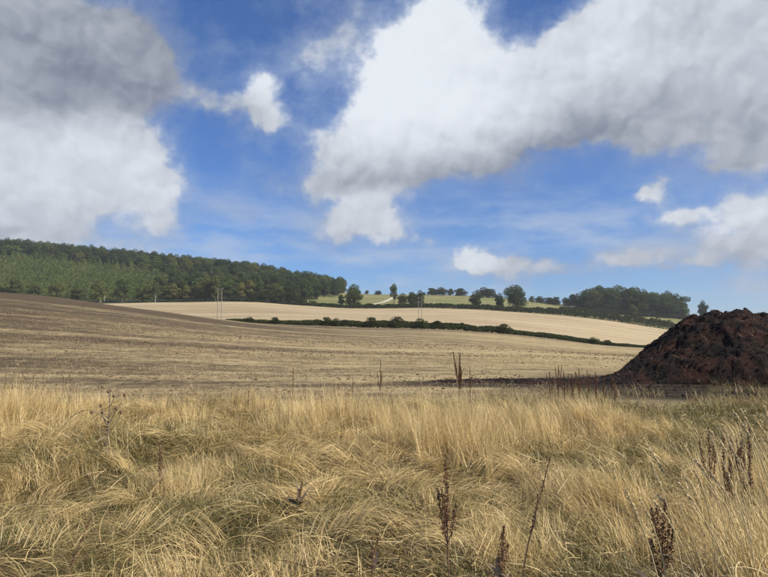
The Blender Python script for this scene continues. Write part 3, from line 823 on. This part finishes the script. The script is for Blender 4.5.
# ------------------------------------------------------------------ the long dry grass
def ypix(py): return CAM_Z * F / (py - HORIZON)     # distance of flat ground seen at a photo row
def grass_mat(name):
    m, t, b = new_mat(name)
    at_ = t.n.new('ShaderNodeAttribute'); at_.attribute_name = 'tone'
    s3 = t.sep(at_.outputs['Color'])       # r dry tone, g greenness, b position along blade
    dry = t.mix(s3[0], (.13, .088, .032), (.83, .635, .30))
    grn = t.mix(s3[0], (.06, .062, .014), (.22, .215, .055))
    c = t.mix(s3[1], dry, grn)
    t.n.remove(b)
    d = t.n.new('ShaderNodeBsdfDiffuse'); tr = t.n.new('ShaderNodeBsdfTranslucent'); gl = t.n.new('ShaderNodeBsdfGlossy')
    gl.inputs['Roughness'].default_value = .45; gl.inputs[0].default_value = (.9, .85, .75, 1)
    mx = t.n.new('ShaderNodeMixShader'); mx.inputs[0].default_value = .34
    m2 = t.n.new('ShaderNodeMixShader'); m2.inputs[0].default_value = .05
    t.l.new(c, d.inputs[0]); t.l.new(c, tr.inputs[0])
    t.l.new(d.outputs[0], mx.inputs[1]); t.l.new(tr.outputs[0], mx.inputs[2])
    t.l.new(mx.outputs[0], m2.inputs[1]); t.l.new(gl.outputs[0], m2.inputs[2])
    t.l.new(m2.outputs[0], t.n['Material Output'].inputs[0])
    return m
M_GRASS = grass_mat('dry_grass')

# upright tussocks: (px, root row, radius m, height, lean azimuth deg, lean)
TUS = [(10, 432, 1.1, .95, 80, .12), (45, 425, .8, .85, 95, .1), (-40, 440, 1.3, .95, 70, .1), (95, 415, .7, .62, 120, .2), (165, 418, .8, .6, 60, .2), (240, 410, .7, .75, 20, .3),
       (300, 436, .75, .95, 100, .12), (335, 430, .55, .9, 60, .15), (270, 415, .5, .7, 90, .2), (190, 487, .38, .55, 150, .2), (215, 470, .4, .5, 30, .25),
       (415, 452, .6, 1.05, 100, .1), (450, 455, .75, 1.15, 85, .1), (490, 448, .7, 1.1, 110, .15), (380, 430, .5, .9, 90, .15), (530, 440, .7, 1.0, 150, .3), (575, 430, .7, .8, 150, .35),
       (620, 440, .55, .7, 160, .35), (560, 500, .35, .75, 60, .3), (660, 430, .55, .55, 160, .4), (600, 510, .45, .7, 140, .35), (500, 560, .3, .5, 80, .2),
       (768, 500, .8, .72, 130, .25), (690, 540, .5, .55, 120, .3), (750, 560, .6, .6, 120, .2), (640, 560, .35, .5, 130, .35),
       (180, 590, .35, .42, 100, .3), (520, 575, .3, .5, 100, .3), (300, 585, .3, .4, 60, .4), (40, 480, .4, .5, 50, .5), (100, 430, .5, .45, 60, .4), (830, 470, 1.0, .55, 120, .3), (778, 640, .30, 1.3, 150, .25), (745, 610, .26, 1.0, 140, .3), (815, 600, .4, 1.2, 150, .25), (-110, 470, 1.0, .8, 60, .2)]
tus = []
for px, py, r, h, a, ln in TUS:
    Y = ypix(py); tus.append(((px - 384) / F * Y, Y, r, h, R(a), ln))
# worn, greener hollow in front of the heap
def short_zone(x, y):
    return np.maximum(np.exp(-(((x - 6.3) / 3.0) ** 2 + ((y - 11.8) / 2.0) ** 2) ** 2), .85 * np.exp(-(((x - 4.7) / 1.3) ** 2 + ((y - 7.8) / 1.5) ** 2) ** 2))

def grass_layer(nclump, per, y0, y1, S, rg, wscale, mode):
    """mode 'mat' lodged thatch, 'up' tussocks"""
    if mode == 'mat':
        y = np.sqrt(rg.uniform((y0 + 1.5) ** 2, (y1 + 1.5) ** 2, nclump)) - 1.5
        x = rg.uniform(-.80, .80, nclump) * (y + 1.8)
        h = np.full(nclump, .55); lean_a = None
    U = np.zeros(nclump)
    th = (fbm2d(x * .55 + 9, y * .55, 61, 3, .55) - .5) * 9.0 + np.where(fbm2d(x * .3, y * .3 + 7, 63, 2) > .5, 0, math.pi)
    L = .26 + .36 * fbm2d(x * .9, y * .9, 66, 3)
    lod = np.clip(.82 + 1.1 * (fbm2d(x * .6 + 4, y * .6 + 4, 64, 3) - .42), .62, 1.12)
    for (cx, cy, r, hh, a, ln) in tus:
        g = np.exp(-(((x - cx) ** 2 + (y - cy) ** 2) / (r * r)) ** 1.3)
        U = np.maximum(U, g)
        L = L * (1 - g) + g * hh * .72
        th = th * (1 - g) + g * a
        lod = lod * (1 - g) + g * (.12 + ln * .7)
    edge = sstep(9.6, 11.8, y) * (1 - U) * .6 * sstep(.35, .6, fbm2d(x * .7, y * .7 + 90, 71, 2))
    L = L * (1 - edge) + edge * (.26 + .4 * fbm2d(x * 1.5, y * 1.5, 75, 2))
    lod = lod * (1 - edge) + edge * .45
    fr = (1 - sstep(6.0, 8.5, y)) * (1 - U)
    L = L * (1 - .3 * fr); lod = lod + .16 * fr
    sz = short_zone(x, y)
    L *= 1 - .6 * sz; lod = lod * (1 - sz) + .5 * sz
    tone = -.10 + .62 * fbm2d(x * 1.1, y * 1.1 + 40, 68, 3) + .3 * U + rg.uniform(0, 1, nclump) ** 2.0 * .9
    green = np.clip(.40 + (fbm2d(x * .8 + 20, y * .8, 67, 4, .6) - .50) * 3.0, .05, 1) * (1 - .85 * U) * (1.25 - tone)
    green = np.maximum(green, sz * .5) + .14 * fr; tone = tone - .10 * fr
    # spread to blades
    rep = lambda a: np.repeat(a, per)
    n = nclump * per
    cs = rep(.05 + .05 * (1 - U))
    bx = rep(x) + rg.normal(0, 1, n) * cs; by = rep(y) + rg.normal(0, 1, n) * cs
    th_b = rep(th + rg.normal(0, 1.0, nclump)) + rg.normal(0, .34, n)
    lod_b = np.clip(rep(lod + rg.normal(0, .16, nclump)) + rg.normal(0, .12, n), .03, 1.05)
    L_b = rep(L * rg.uniform(.75, 1.2, nclump)) * rg.uniform(.55, 1.2, n)
    ph0 = lod_b * 1.12 + rg.normal(0, .14, n); ph1 = lod_b * 1.62 + rg.normal(0, .28, n) + .12
    p = rg.uniform(.7, 1.8, n)
    floor = rg.uniform(.0, 1, n) ** 1.5 * (.02 + .20 * rep(fbm2d(x * .9, y * .9 + 3, 69, 3)))
    w = rg.uniform(.0028, .0062, n) * wscale * (1 + np.maximum(by - 6, 0) * .09)
    keep = by < B1(bx / (by + 20)) + rg.normal(0, .15, n)
    keep &= ~(rg.uniform(0, 1, n) < 0)
    sel = np.where(keep)[0]
    S_ = lambda a: a[sel]
    v, f, tt = blades(S_(bx), S_(by), H(S_(bx), S_(by)) - .01, S_(L_b), S_(w), S_(th_b), np.abs(S_(ph0)), S_(ph1), S_(p), rg.normal(0, .5, len(sel)), S, rg, S_(floor))
    tn = np.clip(rep(tone)[sel] + rg.normal(0, .20, len(sel)), 0, 1)
    gr = np.clip(rep(green)[sel] + rg.normal(0, .16, len(sel)) - .05, 0, 1)
    gr = np.where(rg.uniform(0, 1, len(sel)) < .06, .9, gr)
    k = (S + 1) * 2
    col = np.stack((np.repeat(tn, k), np.repeat(gr, k) * (1 - .35 * tt), tt), -1)
    return v, f, col
def add_grass(name, layers, label):
    V, Fc = join([(l[0], l[1]) for l in layers]); Cc = np.concatenate([l[2] for l in layers])
    m = mesh_np(name, V, Fc, True); color_attr(m, 'tone', Cc)
    print(name, len(Fc) * 2, 'tris')
    return link(name, m, M_GRASS, kind='stuff', label=label, cat='grass')
add_grass('long_grass', [grass_layer(5600, 13, 2.4, 7.0, 4, np.random.default_rng(41), 1.0, 'mat'),
                         grass_layer(7400, 13, 6.6, 13.9, 3, np.random.default_rng(42), 1.15, 'mat')],
          'tangled lodged long dry grass covering the verge in the foreground')
# extra fine upright stems in the tussocks
def tussock_layer(seed):
    rg = np.random.default_rng(seed); X, Y, A_, Ln, Hh = [], [], [], [], []
    for (cx, cy, r, hh, a, ln) in tus:
        n = int(1700 * r * r * (1.0 if cy > 6 else .55))
        q = rg.normal(0, .55, (n, 2)) * r
        # stems gather in bunches
        nb = max(3, int(n / 22)); bc = rg.normal(0, .55, (nb, 2)) * r; pick = rg.integers(nb, size=n)
        q = bc[pick] + rg.normal(0, .035, (n, 2)); ba = rg.normal(0, 1.0, nb)[pick]; bl = rg.uniform(.45, 1.05, nb)[pick]; bn = np.abs(rg.normal(0, .16, nb))[pick]
        fall = np.exp(-(q ** 2).sum(1) / (r * r) * .5)
        X.append(cx + q[:, 0]); Y.append(cy + q[:, 1]); A_.append(a + ba + rg.normal(0, .5, n)); Ln.append(np.abs(ln * .8 + bn + rg.normal(0, .07, n)) + .03); Hh.append(hh * bl * rg.uniform(.55, 1.08, n) * (.6 + .4 * fall))
    x = np.concatenate(X); y = np.concatenate(Y); a = np.concatenate(A_); ln = np.concatenate(Ln); hh = np.concatenate(Hh)
    ok = (y > 2.2) & (y < 13.6); x, y, a, ln, hh = x[ok], y[ok], a[ok], ln[ok], hh[ok]; n = len(x)
    v, f, tt = blades(x, y, H(x, y) - .01, hh, rg.uniform(.0022, .0046, n) * (1 + np.maximum(y - 5, 0) * .10), a, ln * .5, ln * 2.2 + np.abs(rg.normal(0, .25, n)), rg.uniform(1, 2.2, n), rg.normal(0, .3, n), 4, rg)
    tn = np.clip(.80 + rg.normal(0, .24, n), 0, 1); gr = np.clip(rg.normal(-.05, .15, n), 0, 1)
    col = np.stack((np.repeat(tn, 10), np.repeat(gr, 10) * (1 - .4 * tt), tt), -1)
    return v, f, col
def stray_layer(seed, n):
    rg = np.random.default_rng(seed)
    y = np.sqrt(rg.uniform(2.4 ** 2, 13.0 ** 2, n)); x = rg.uniform(-.8, .8, n) * (y + 1.8)
    flat = rg.uniform(0, 1, n) < .75
    ph0 = np.where(flat, rg.uniform(.9, 1.5, n), rg.uniform(.1, .7, n)); ph1 = ph0 + rg.normal(.5, .6, n)
    v, f, tt = blades(x, y, H(x, y) + np.where(flat, rg.uniform(.05, .22, n), 0), rg.uniform(.10, .42, n), rg.uniform(.003, .006, n) * (1 + np.maximum(y - 6, 0) * .09), rg.uniform(0, 6.28, n), ph0, ph1, rg.uniform(.5, 2.5, n), rg.normal(0, 1.1, n), 4, rg, np.full(n, .0))
    tn = np.where(rg.uniform(0, 1, n) < .6, rg.uniform(.7, 1, n), rg.uniform(0, .3, n))
    col = np.stack((np.repeat(tn, 10), np.repeat(np.clip(rg.normal(-.1, .2, n), 0, 1), 10), tt), -1)
    return v, f, col
def lock_layer(seed, nl, per):
    # sheaves of long grass combed flat together by wind and rain
    rg = np.random.default_rng(seed)
    cy = np.sqrt(rg.uniform(2.6 ** 2, 12.2 ** 2, nl)); cx = rg.uniform(-.78, .78, nl) * (cy + 1.6)
    ok = short_zone(cx, cy) < .3; cx, cy = cx[ok], cy[ok]; nl = len(cx); n = nl * per
    R_ = lambda a: np.repeat(a, per)
    th = (fbm2d(cx * .4 + 3, cy * .4, 161, 2) - .5) * 7 + np.where(rg.uniform(0, 1, nl) < .5, .3, 2.9) + rg.normal(0, .5, nl)
    wd = rg.uniform(.04, .16, nl)
    o = rg.normal(0, 1, n) * R_(wd); al = rg.uniform(-.12, .12, n)
    t_ = R_(th)
    x = R_(cx) - np.sin(t_) * o + np.cos(t_) * al; y = R_(cy) + np.cos(t_) * o + np.sin(t_) * al
    fan = o / R_(wd) * .16
    frl = 1 - sstep(5.5, 8.5, cy)
    up = R_(rg.uniform(.25, 1.0, nl) * (1 - .3 * frl) + .5 * frl)
    v, f, tt = blades(x, y, H(x, y) + R_(rg.uniform(0, .08, nl)), R_((rg.uniform(.3, .52, nl) + .02 * cy) * (1 - .22 * frl)) * rg.uniform(.7, 1.1, n), rg.uniform(.0028, .0055, n) * (1 + np.maximum(y - 6, 0) * .09), t_ + fan + rg.normal(0, .10, n),
                      up + rg.normal(0, .08, n), 1.55 + up * .35 + rg.normal(0, .12, n), np.full(n, 1.0), R_(rg.normal(0, .5, nl)) + rg.normal(0, .12, n), 4, rg, rg.uniform(.02, .16, n))
    tn = np.clip(R_(rg.uniform(.45, 1.0, nl) - .12 * frl) + rg.normal(0, .15, n), 0, 1)
    col = np.stack((np.repeat(tn, 10), np.repeat(np.clip(rg.normal(-.05, .15, n), 0, 1), 10), tt), -1)
    return v, f, col
add_grass('stray_grass', [stray_layer(81, 12000), lock_layer(83, 620, 54)], 'bleached sheaves and broken strands of grass flattened criss-cross over the thatch')
add_grass('standing_grass', [tussock_layer(51)], 'pale feathery dry grass still standing in tussocks across the verge')
# green undergrowth
def green_layer(seed, n):
    rg = np.random.default_rng(seed)
    y = np.sqrt(rg.uniform(2.4 ** 2, 13.3 ** 2, n)); x = rg.uniform(-.8, .8, n) * (y + 1.8)
    g = fbm2d(x * .8 + 20, y * .8, 67, 4, .6) + .35 * short_zone(x, y)
    ok = g + rg.normal(0, .03, n) > .50; x, y = x[ok], y[ok]; n = len(x)
    v, f, tt = blades(x, y, H(x, y), rg.uniform(.10, .32, n), rg.uniform(.003, .006, n) * (1 + np.maximum(y - 6, 0) * .08), rg.uniform(0, 6.28, n), rg.uniform(.05, .6, n), rg.uniform(.5, 1.6, n), np.full(n, 1.3), rg.normal(0, .4, n), 3, rg)
    col = np.stack((np.repeat(rg.uniform(.1, 1, n), 8), np.full(n * 8, .95), tt), -1)
    return v, f, col
def fringe_layer(seed, n):
    rg = np.random.default_rng(seed)
    y = 12.6 + 5.2 * rg.uniform(0, 1, n) ** 1.5; x = rg.uniform(2.5, 16, n)
    ok = fbm2d(x * .8, y * .8, 97, 3) > .44 + .05 * (y - 13); x, y = x[ok], y[ok]; n = len(x)
    v, f, tt = blades(x, y, H(x, y), rg.uniform(.15, .5, n), rg.uniform(.004, .007, n) * 1.5, rg.uniform(0, 6.28, n), rg.uniform(.05, .7, n), rg.uniform(.5, 1.7, n), np.full(n, 1.3), rg.normal(0, .5, n), 3, rg)
    gr = np.where(rg.uniform(0, 1, n) < .4, .8, .1)
    col = np.stack((np.repeat(rg.uniform(0, .8, n), 8), np.repeat(gr, 8), tt), -1)
    return v, f, col
add_grass('fringe_grass', [fringe_layer(62, 16000)], 'thin mixed green and dry grass straggling over dark ground before the heap')
add_grass('green_grass', [green_layer(61, 80000)], 'short fresh green grass showing through the dry thatch')

# ------------------------------------------------------------------ dead docks, thistle and tall stems
m_dock, t, b = new_mat('dead_dock')
g = t.n.new('ShaderNodeNewGeometry')
t.l.new(t.mix(g.outputs['Random Per Island'], (.085, .045, .027), (.29, .16, .09)), b.inputs['Base Color'])
m_dockstem, t, b = new_mat('dead_dock_stem')
P = pos_of(t); t.l.new(t.mix(t.noise(P, 30, 3), (.09, .05, .033), (.22, .14, .09)), b.inputs['Base Color'])
m_thistle, t, b = new_mat('grey_dead_thistle')
P = pos_of(t); t.l.new(t.mix(t.noise(P, 25, 3), (.12, .095, .068), (.28, .225, .165)), b.inputs['Base Color'])
m_seed, t, b = new_mat('pale_seed_head')
g = t.n.new('ShaderNodeNewGeometry')
t.l.new(t.mix(g.outputs['Random Per Island'], (.33, .25, .14), (.66, .54, .33)), b.inputs['Base Color'])
m_stalk, t, b = new_mat('dry_stalk')
P = pos_of(t); t.l.new(t.mix(t.noise(P, 14, 3), (.32, .25, .12), (.58, .47, .25)), b.inputs['Base Color'])
m_dleaf, t, b = new_mat('withered_leaf')
g = t.n.new('ShaderNodeNewGeometry')
t.l.new(t.mix(g.outputs['Random Per Island'], (.07, .05, .035), (.26, .20, .14)), b.inputs['Base Color'])

def straw_mat(name, c0, c1, scale=None):
    m, t, b = new_mat(name)
    if scale: f = t.noise(pos_of(t), scale, 3)
    else: f = t.n.new('ShaderNodeNewGeometry').outputs['Random Per Island']
    c = t.mix(f, c0, c1); t.n.remove(b)
    d = t.n.new('ShaderNodeBsdfDiffuse'); tr = t.n.new('ShaderNodeBsdfTranslucent'); mx = t.n.new('ShaderNodeMixShader'); mx.inputs[0].default_value = .25
    t.l.new(c, d.inputs[0]); t.l.new(c, tr.inputs[0]); t.l.new(d.outputs[0], mx.inputs[1]); t.l.new(tr.outputs[0], mx.inputs[2])
    t.l.new(mx.outputs[0], t.n['Material Output'].inputs[0])
    return m
m_seed = straw_mat('seed_head_straw', (.58, .46, .27), (.88, .74, .47))
m_stalk = straw_mat('stalk_straw', (.56, .45, .24), (.82, .68, .40), 14)

def curve_pts(h, lx, ly, n=8, wob=.015, rg=None):
    t_ = np.linspace(0, 1, n)
    p = np.stack((lx * t_ ** 1.4, ly * t_ ** 1.4, h * t_), -1)
    if rg is not None: p[1:, :2] += np.cumsum(rg.normal(0, wob * h / n * 2, (n - 1, 2)), 0)
    return p
def along(p, t_):
    n = len(p); i = np.clip((t_ * (n - 1)).astype(int), 0, n - 2); fr = (t_ * (n - 1) - i)[:, None]
    return p[i] * (1 - fr) + p[i + 1] * fr
def seed_cluster(p, t0, t1, n, spread, size, rg):
    t_ = rg.uniform(t0, t1, n)
    # whorls
    t_ = t0 + (t1 - t0) * (np.round((t_ - t0) / (t1 - t0) * 16) / 16 + rg.normal(0, .012, n)); t_ = np.clip(t_, 0, 1)
    c = along(p, t_); d = rg.normal(0, 1, (n, 3)); d[:, 2] *= .5; d /= np.linalg.norm(d, axis=1, keepdims=True)
    taper = (1.15 - .8 * (t_ - t0) / (t1 - t0))[:, None]
    c = c + d * spread * taper * rg.uniform(.3, 1, (n, 1))
    return leaf_quads(c, d, size, rg)

def dock(px, py, Y, label, h=None, top=None, lean=(0, 0), nb=2, dens=1.0, group=None, name='dead_dock', leaves=0):
    """px,py root pixel column; Y distance; top pixel row of the tip"""
    rg = np.random.default_rng(int(px * 7 + Y * 131) % 100000)
    x = (px - 384) / F * Y; z = Hs(x, Y)
    if h is None: h = float(at(px, top, Y)[2]) - z
    e = bpy.data.objects.new(name, None); COL.objects.link(e); e.location = (x, Y, z)
    e['label'] = label; e['category'] = 'weed'
    if group: e['group'] = group
    p = curve_pts(h, lean[0], lean[1], 9, .02, rg)
    p[0, 2] = -.03
    r0 = .0045 + .002 * h
    link('stem', mesh_np('stem', *tube(p, np.linspace(r0, r0 * .35, 9), 6), True), m_dockstem, e)
    n = int(230 * dens * h); wid = .011 + .009 * dens
    v, f = seed_cluster(p, .42, 1.0, n, wid, .013 * (1 + max(0, Y - 5) * .06), rg)
    link('seed_head', mesh_np('seed_head', v, f), m_dock, e, kind='stuff')
    for k in range(nb):
        t0 = rg.uniform(.32, .62); q0 = along(p, np.array([t0]))[0]; a = rg.uniform(0, 6.28); bl = h * rg.uniform(.28, .45)
        tt = np.linspace(0, 1, 5)
        q = q0 + np.stack((np.cos(a) * .16 * bl * (tt ** .6) * 1.6, np.sin(a) * .16 * bl * (tt ** .6) * 1.6, bl * tt), -1)
        bo = link('branch', mesh_np('branch', *tube(q, np.linspace(r0 * .6, r0 * .25, 5), 5), True), m_dockstem, e)
        v, f = seed_cluster(q, .25, 1.0, max(24, int(n * .45)), wid * .8, .012 * (1 + max(0, Y - 5) * .06), rg)
        link('seed_cluster', mesh_np('seed_cluster', v, f), m_dock, bo, kind='stuff')
    for k in range(leaves):
        a = rg.uniform(0, 6.28, 1)
        v, f, _ = blades(np.zeros(1), np.zeros(1), np.full(1, .02 + h * rg.uniform(0, .35)), rg.uniform(.14, .3, 1), rg.uniform(.02, .045, 1), a, np.full(1, .6), rg.uniform(1.6, 2.6, 1), np.ones(1), rg.normal(0, .8, 1), 6, rg)
        link('leaf', mesh_np('leaf', v, f, True), m_dleaf, e)
    return e
dock(447, 590, 3.75, 'tall dark red-brown dead dock spike at centre of the foreground', top=462, lean=(.0, .05), nb=4, dens=1.9)
dock(648, 590, 3.3, 'bushy dark brown dead dock at bottom right of the foreground', top=500, lean=(.04, .0), nb=5, dens=2.2, leaves=4)
dock(517, 590, 3.7, 'thin leaning brown dead stem right of the central dock spike', top=458, lean=(.22, .05), nb=1, dens=.55)
dock(497, 590, 3.6, 'short dark dead dock with curled leaves right of the central spike', top=525, lean=(.02, 0), nb=3, dens=1.5, leaves=6)
dock(373, 590, 3.6, 'short dark dock stub at the bottom edge left of the central spike', top=535, nb=1, dens=1.0, leaves=2)
dock(74, 595, 3.6, 'thin dark stem leaning right at the bottom left edge', top=518, lean=(.14, .03), nb=0, dens=.35)
dock(165, 482, 6.4, 'small dark dock with two prongs behind the flattened grass at left', top=442, lean=(-.02, 0), nb=2, dens=.9, leaves=3)
dock(300, 515, 5.3, 'low dark tangle of withered dock leaves in the flattened grass', top=482, lean=(.03, 0), nb=3, dens=.8, leaves=9)
dock(250, 418, 11.6, 'thin brown dead stem standing at the back of the verge, left of the pale tussock', top=384, nb=0, dens=.5)
dock(353, 398, 12.9, 'faint brown stem at the field edge right of the pale tussock', top=374, nb=0, dens=.4)
dock(293, 395, 13.0, 'single short brown stem poking above the left pale tussock', top=368, nb=0, dens=.5)
dock(380, 395, 13.0, 'small double dock spike at the field edge left of the big dark spike', top=360, lean=(.02, 0), nb=2, dens=.8)
dock(458, 395, 12.6, 'big dark red dock spike above the grass at the field edge, centre', top=354, lean=(.03, 0), nb=5, dens=2.2)
dock(470, 395, 12.8, 'thin dock stem just right of the big dark red spike', top=366, nb=1, dens=.6)
for i, (px, top) in enumerate([(548, 372), (556, 366), (563, 371), (571, 374), (578, 368), (586, 371), (594, 372), (602, 378), (612, 376)]):
    dock(px, 395, 12.4 + .5 * math.sin(i * 2.1), 'reddish dead dock before the foot of the heap, %s from the left' % ORD[i], top=top, nb=2 + i % 3, dens=1.1, group='docks before the heap')
for i, (px, top) in enumerate([(8, 372), (16, 376), (25, 371), (36, 374), (47, 377), (66, 376)]):
    dock(px, 395, 13.1, 'thin reddish weed at the field edge far left, %s from the left' % ['first', 'second', 'third', 'fourth', 'fifth', 'sixth'][i], top=top, nb=1, dens=.5, group='weeds at the left field edge')
for i, (px, Y, top, lab) in enumerate([(702, 5.2, 428, 'dark dock top among the tall grass, leftmost on the right side'), (716, 5.0, 432, 'dark dock top among the tall grass, left of the thickest one'),
        (724, 4.8, 440, 'short dark dock top hidden between two taller ones on the right'), (743, 4.7, 426, 'thickest dark dock top among the tall grass at right'), (735, 4.9, 441, 'lower dark dock top beside the thickest one at right')]):
    dock(px, 500, Y, lab, top=top, nb=3, dens=1.5)
# thistle skeleton
def thistle(px, Y, top, label):
    rg = np.random.default_rng(5)
    x = (px - 384) / F * Y; z = Hs(x, Y); h = float(at(px, top, Y)[2]) - z
    e = bpy.data.objects.new('dead_thistle', None); COL.objects.link(e); e.location = (x, Y, z); e['label'] = label; e['category'] = 'thistle'
    p = curve_pts(h, .02, 0, 8, .02, rg); p[0, 2] = -.03
    link('stem', mesh_np('stem', *tube(p, np.linspace(.011, .005, 8), 7), True), m_thistle, e)
    for k in range(9):
        t0 = .38 + .06 * k; q0 = along(p, np.array([min(t0, .95)]))[0]; a = (0 if k % 2 else math.pi) + rg.normal(0, .7); bl = h * rg.uniform(.2, .36) * (1.15 - .5 * t0)
        tt = np.linspace(0, 1, 5)
        q = q0 + np.stack((np.cos(a) * .75 * bl * tt ** .8, np.sin(a) * .75 * bl * tt ** .8, bl * tt ** 1.5), -1)
        bo = link('branch', mesh_np('branch', *tube(q, np.linspace(.006, .003, 5), 5), True), m_thistle, e)
        hd = tube([q[-1] + np.array((0, 0, d)) for d in (-.012, 0, .015, .035)], [.006, .018, .016, .006], 8)
        link('flower_head', mesh_np('flower_head', *hd, True), m_dockstem, bo)
    for k in range(8):
        hh = rg.uniform(.02, .5) * h
        v, f, _ = blades(np.zeros(1), np.zeros(1), np.full(1, hh), rg.uniform(.1, .2, 1), rg.uniform(.015, .03, 1), rg.uniform(0, 6.28, 1), np.full(1, .9), rg.uniform(1.8, 2.7, 1), np.ones(1), rg.normal(0, .8, 1), 5, rg)
        link('leaf', mesh_np('leaf', v, f, True), m_dleaf, e)
    # arching dead stem to the left
    tt = np.linspace(0, 1, 8); q = np.stack((-.62 * tt, .02 * tt, h * (.55 + .9 * tt * (1 - tt) * 1.1 - .12 * tt)), -1)
    link('arching_stem', mesh_np('arching_stem', *tube(q, np.linspace(.006, .003, 8), 5), True), m_thistle, e)
thistle(112, 7.6, 393, 'grey branching dead thistle skeleton standing in the flattened grass at left')

# tall flowering grass stems at the right foreground, each its own plant
def grass_stem(px, Y, top, lean, label, rg, thick=1.0, nod=.1):
    x = (px - 384) / F * Y; z = Hs(x, Y); h = float(at(px, top, Y)[2]) - z
    e = bpy.data.objects.new('grass_stem', None); COL.objects.link(e); e.location = (x, Y, z); e['label'] = label; e['category'] = 'grass stem'; e['group'] = 'tall grass stems at the right'
    t_ = np.linspace(0, 1, 12)
    p = np.stack((lean * t_ ** 1.5 - .0 * t_, rg.normal(0, .05) * t_, h * t_ - nod * np.maximum(0, t_ - .75) ** 2 * 3 * h), -1)
    p[:, 0] += np.sign(lean) * nod * np.maximum(0, t_ - .7) ** 1.5 * h * 1.6
    p[0, 2] = -.03
    link('stalk', mesh_np('stalk', *tube(p, np.linspace(.0026, .0016, 12) * thick, 5), True), m_stalk, e)
    n = int(130 * thick); c = along(p, rg.uniform(.87, 1, n)); d = rg.normal(0, 1, (n, 3)); d[:, 2] += .8; d /= np.linalg.norm(d, axis=1, keepdims=True)
    v, f = leaf_quads(c + d * rg.uniform(0, .006, (n, 1)), d, .010, rg)
    link('seed_head', mesh_np('seed_head', v, f), m_seed, e, kind='stuff')
    for k in range(2):
        tb = rg.uniform(.1, .5, 1); q0 = along(p, tb)
        v, f, _ = blades(q0[:, 0], q0[:, 1], q0[:, 2], rg.uniform(.2, .4, 1), rg.uniform(.004, .007, 1), rg.uniform(0, 6.28, 1), np.full(1, .4), rg.uniform(1.4, 2.4, 1), np.ones(1), rg.normal(0, .8, 1), 7, rg)
        link('leaf', mesh_np('leaf', v, f, True), m_stalk, e)
rg = np.random.default_rng(77)
grass_stem(784, 2.7, 397, -.16, 'tallest bleached grass stem at right, its nodding head reaching the shaded hollow', rg, 1.7, .25)
grass_stem(779, 2.9, 400, -.06, 'second tallest bleached grass stem by the right edge, beside the nodding one', rg, 1.6, .12)
for k in range(46):
    px = rg.uniform(610, 810) if k < 14 else rg.uniform(690, 815); Y = rg.uniform(2.6, 4.4); top = rg.uniform(445, 525) - (px - 600) * .24
    grass_stem(px, Y, top, rg.normal(-.16, .1), 'thin pale tall grass stem with seed head among those at the right foreground', rg, rg.uniform(1.1, 1.9), rg.uniform(.02, .25))

# ------------------------------------------------------------------ thin summer haze over the valley
hm = bpy.data.materials.new('thin_haze'); hm.use_nodes = True
ht = NT(hm.node_tree)
for n in list(ht.n):
    if n.type == 'BSDF_PRINCIPLED': ht.n.remove(n)
pv_ = ht.n.new('ShaderNodeVolumePrincipled')
pv_.inputs['Color'].default_value = (.90, .94, 1.0, 1); pv_.inputs['Density'].default_value = .00022; pv_.inputs['Anisotropy'].default_value = .2
ht.l.new(pv_.outputs[0], ht.n['Material Output'].inputs['Volume'])
hz = link('haze', box_mesh('haze', -15000, 15000, -60, 6100, -60, 125), hm, kind='stuff', label='thin pale haze lying over the valley', cat='haze')
scene.cycles.volume_bounces = 0
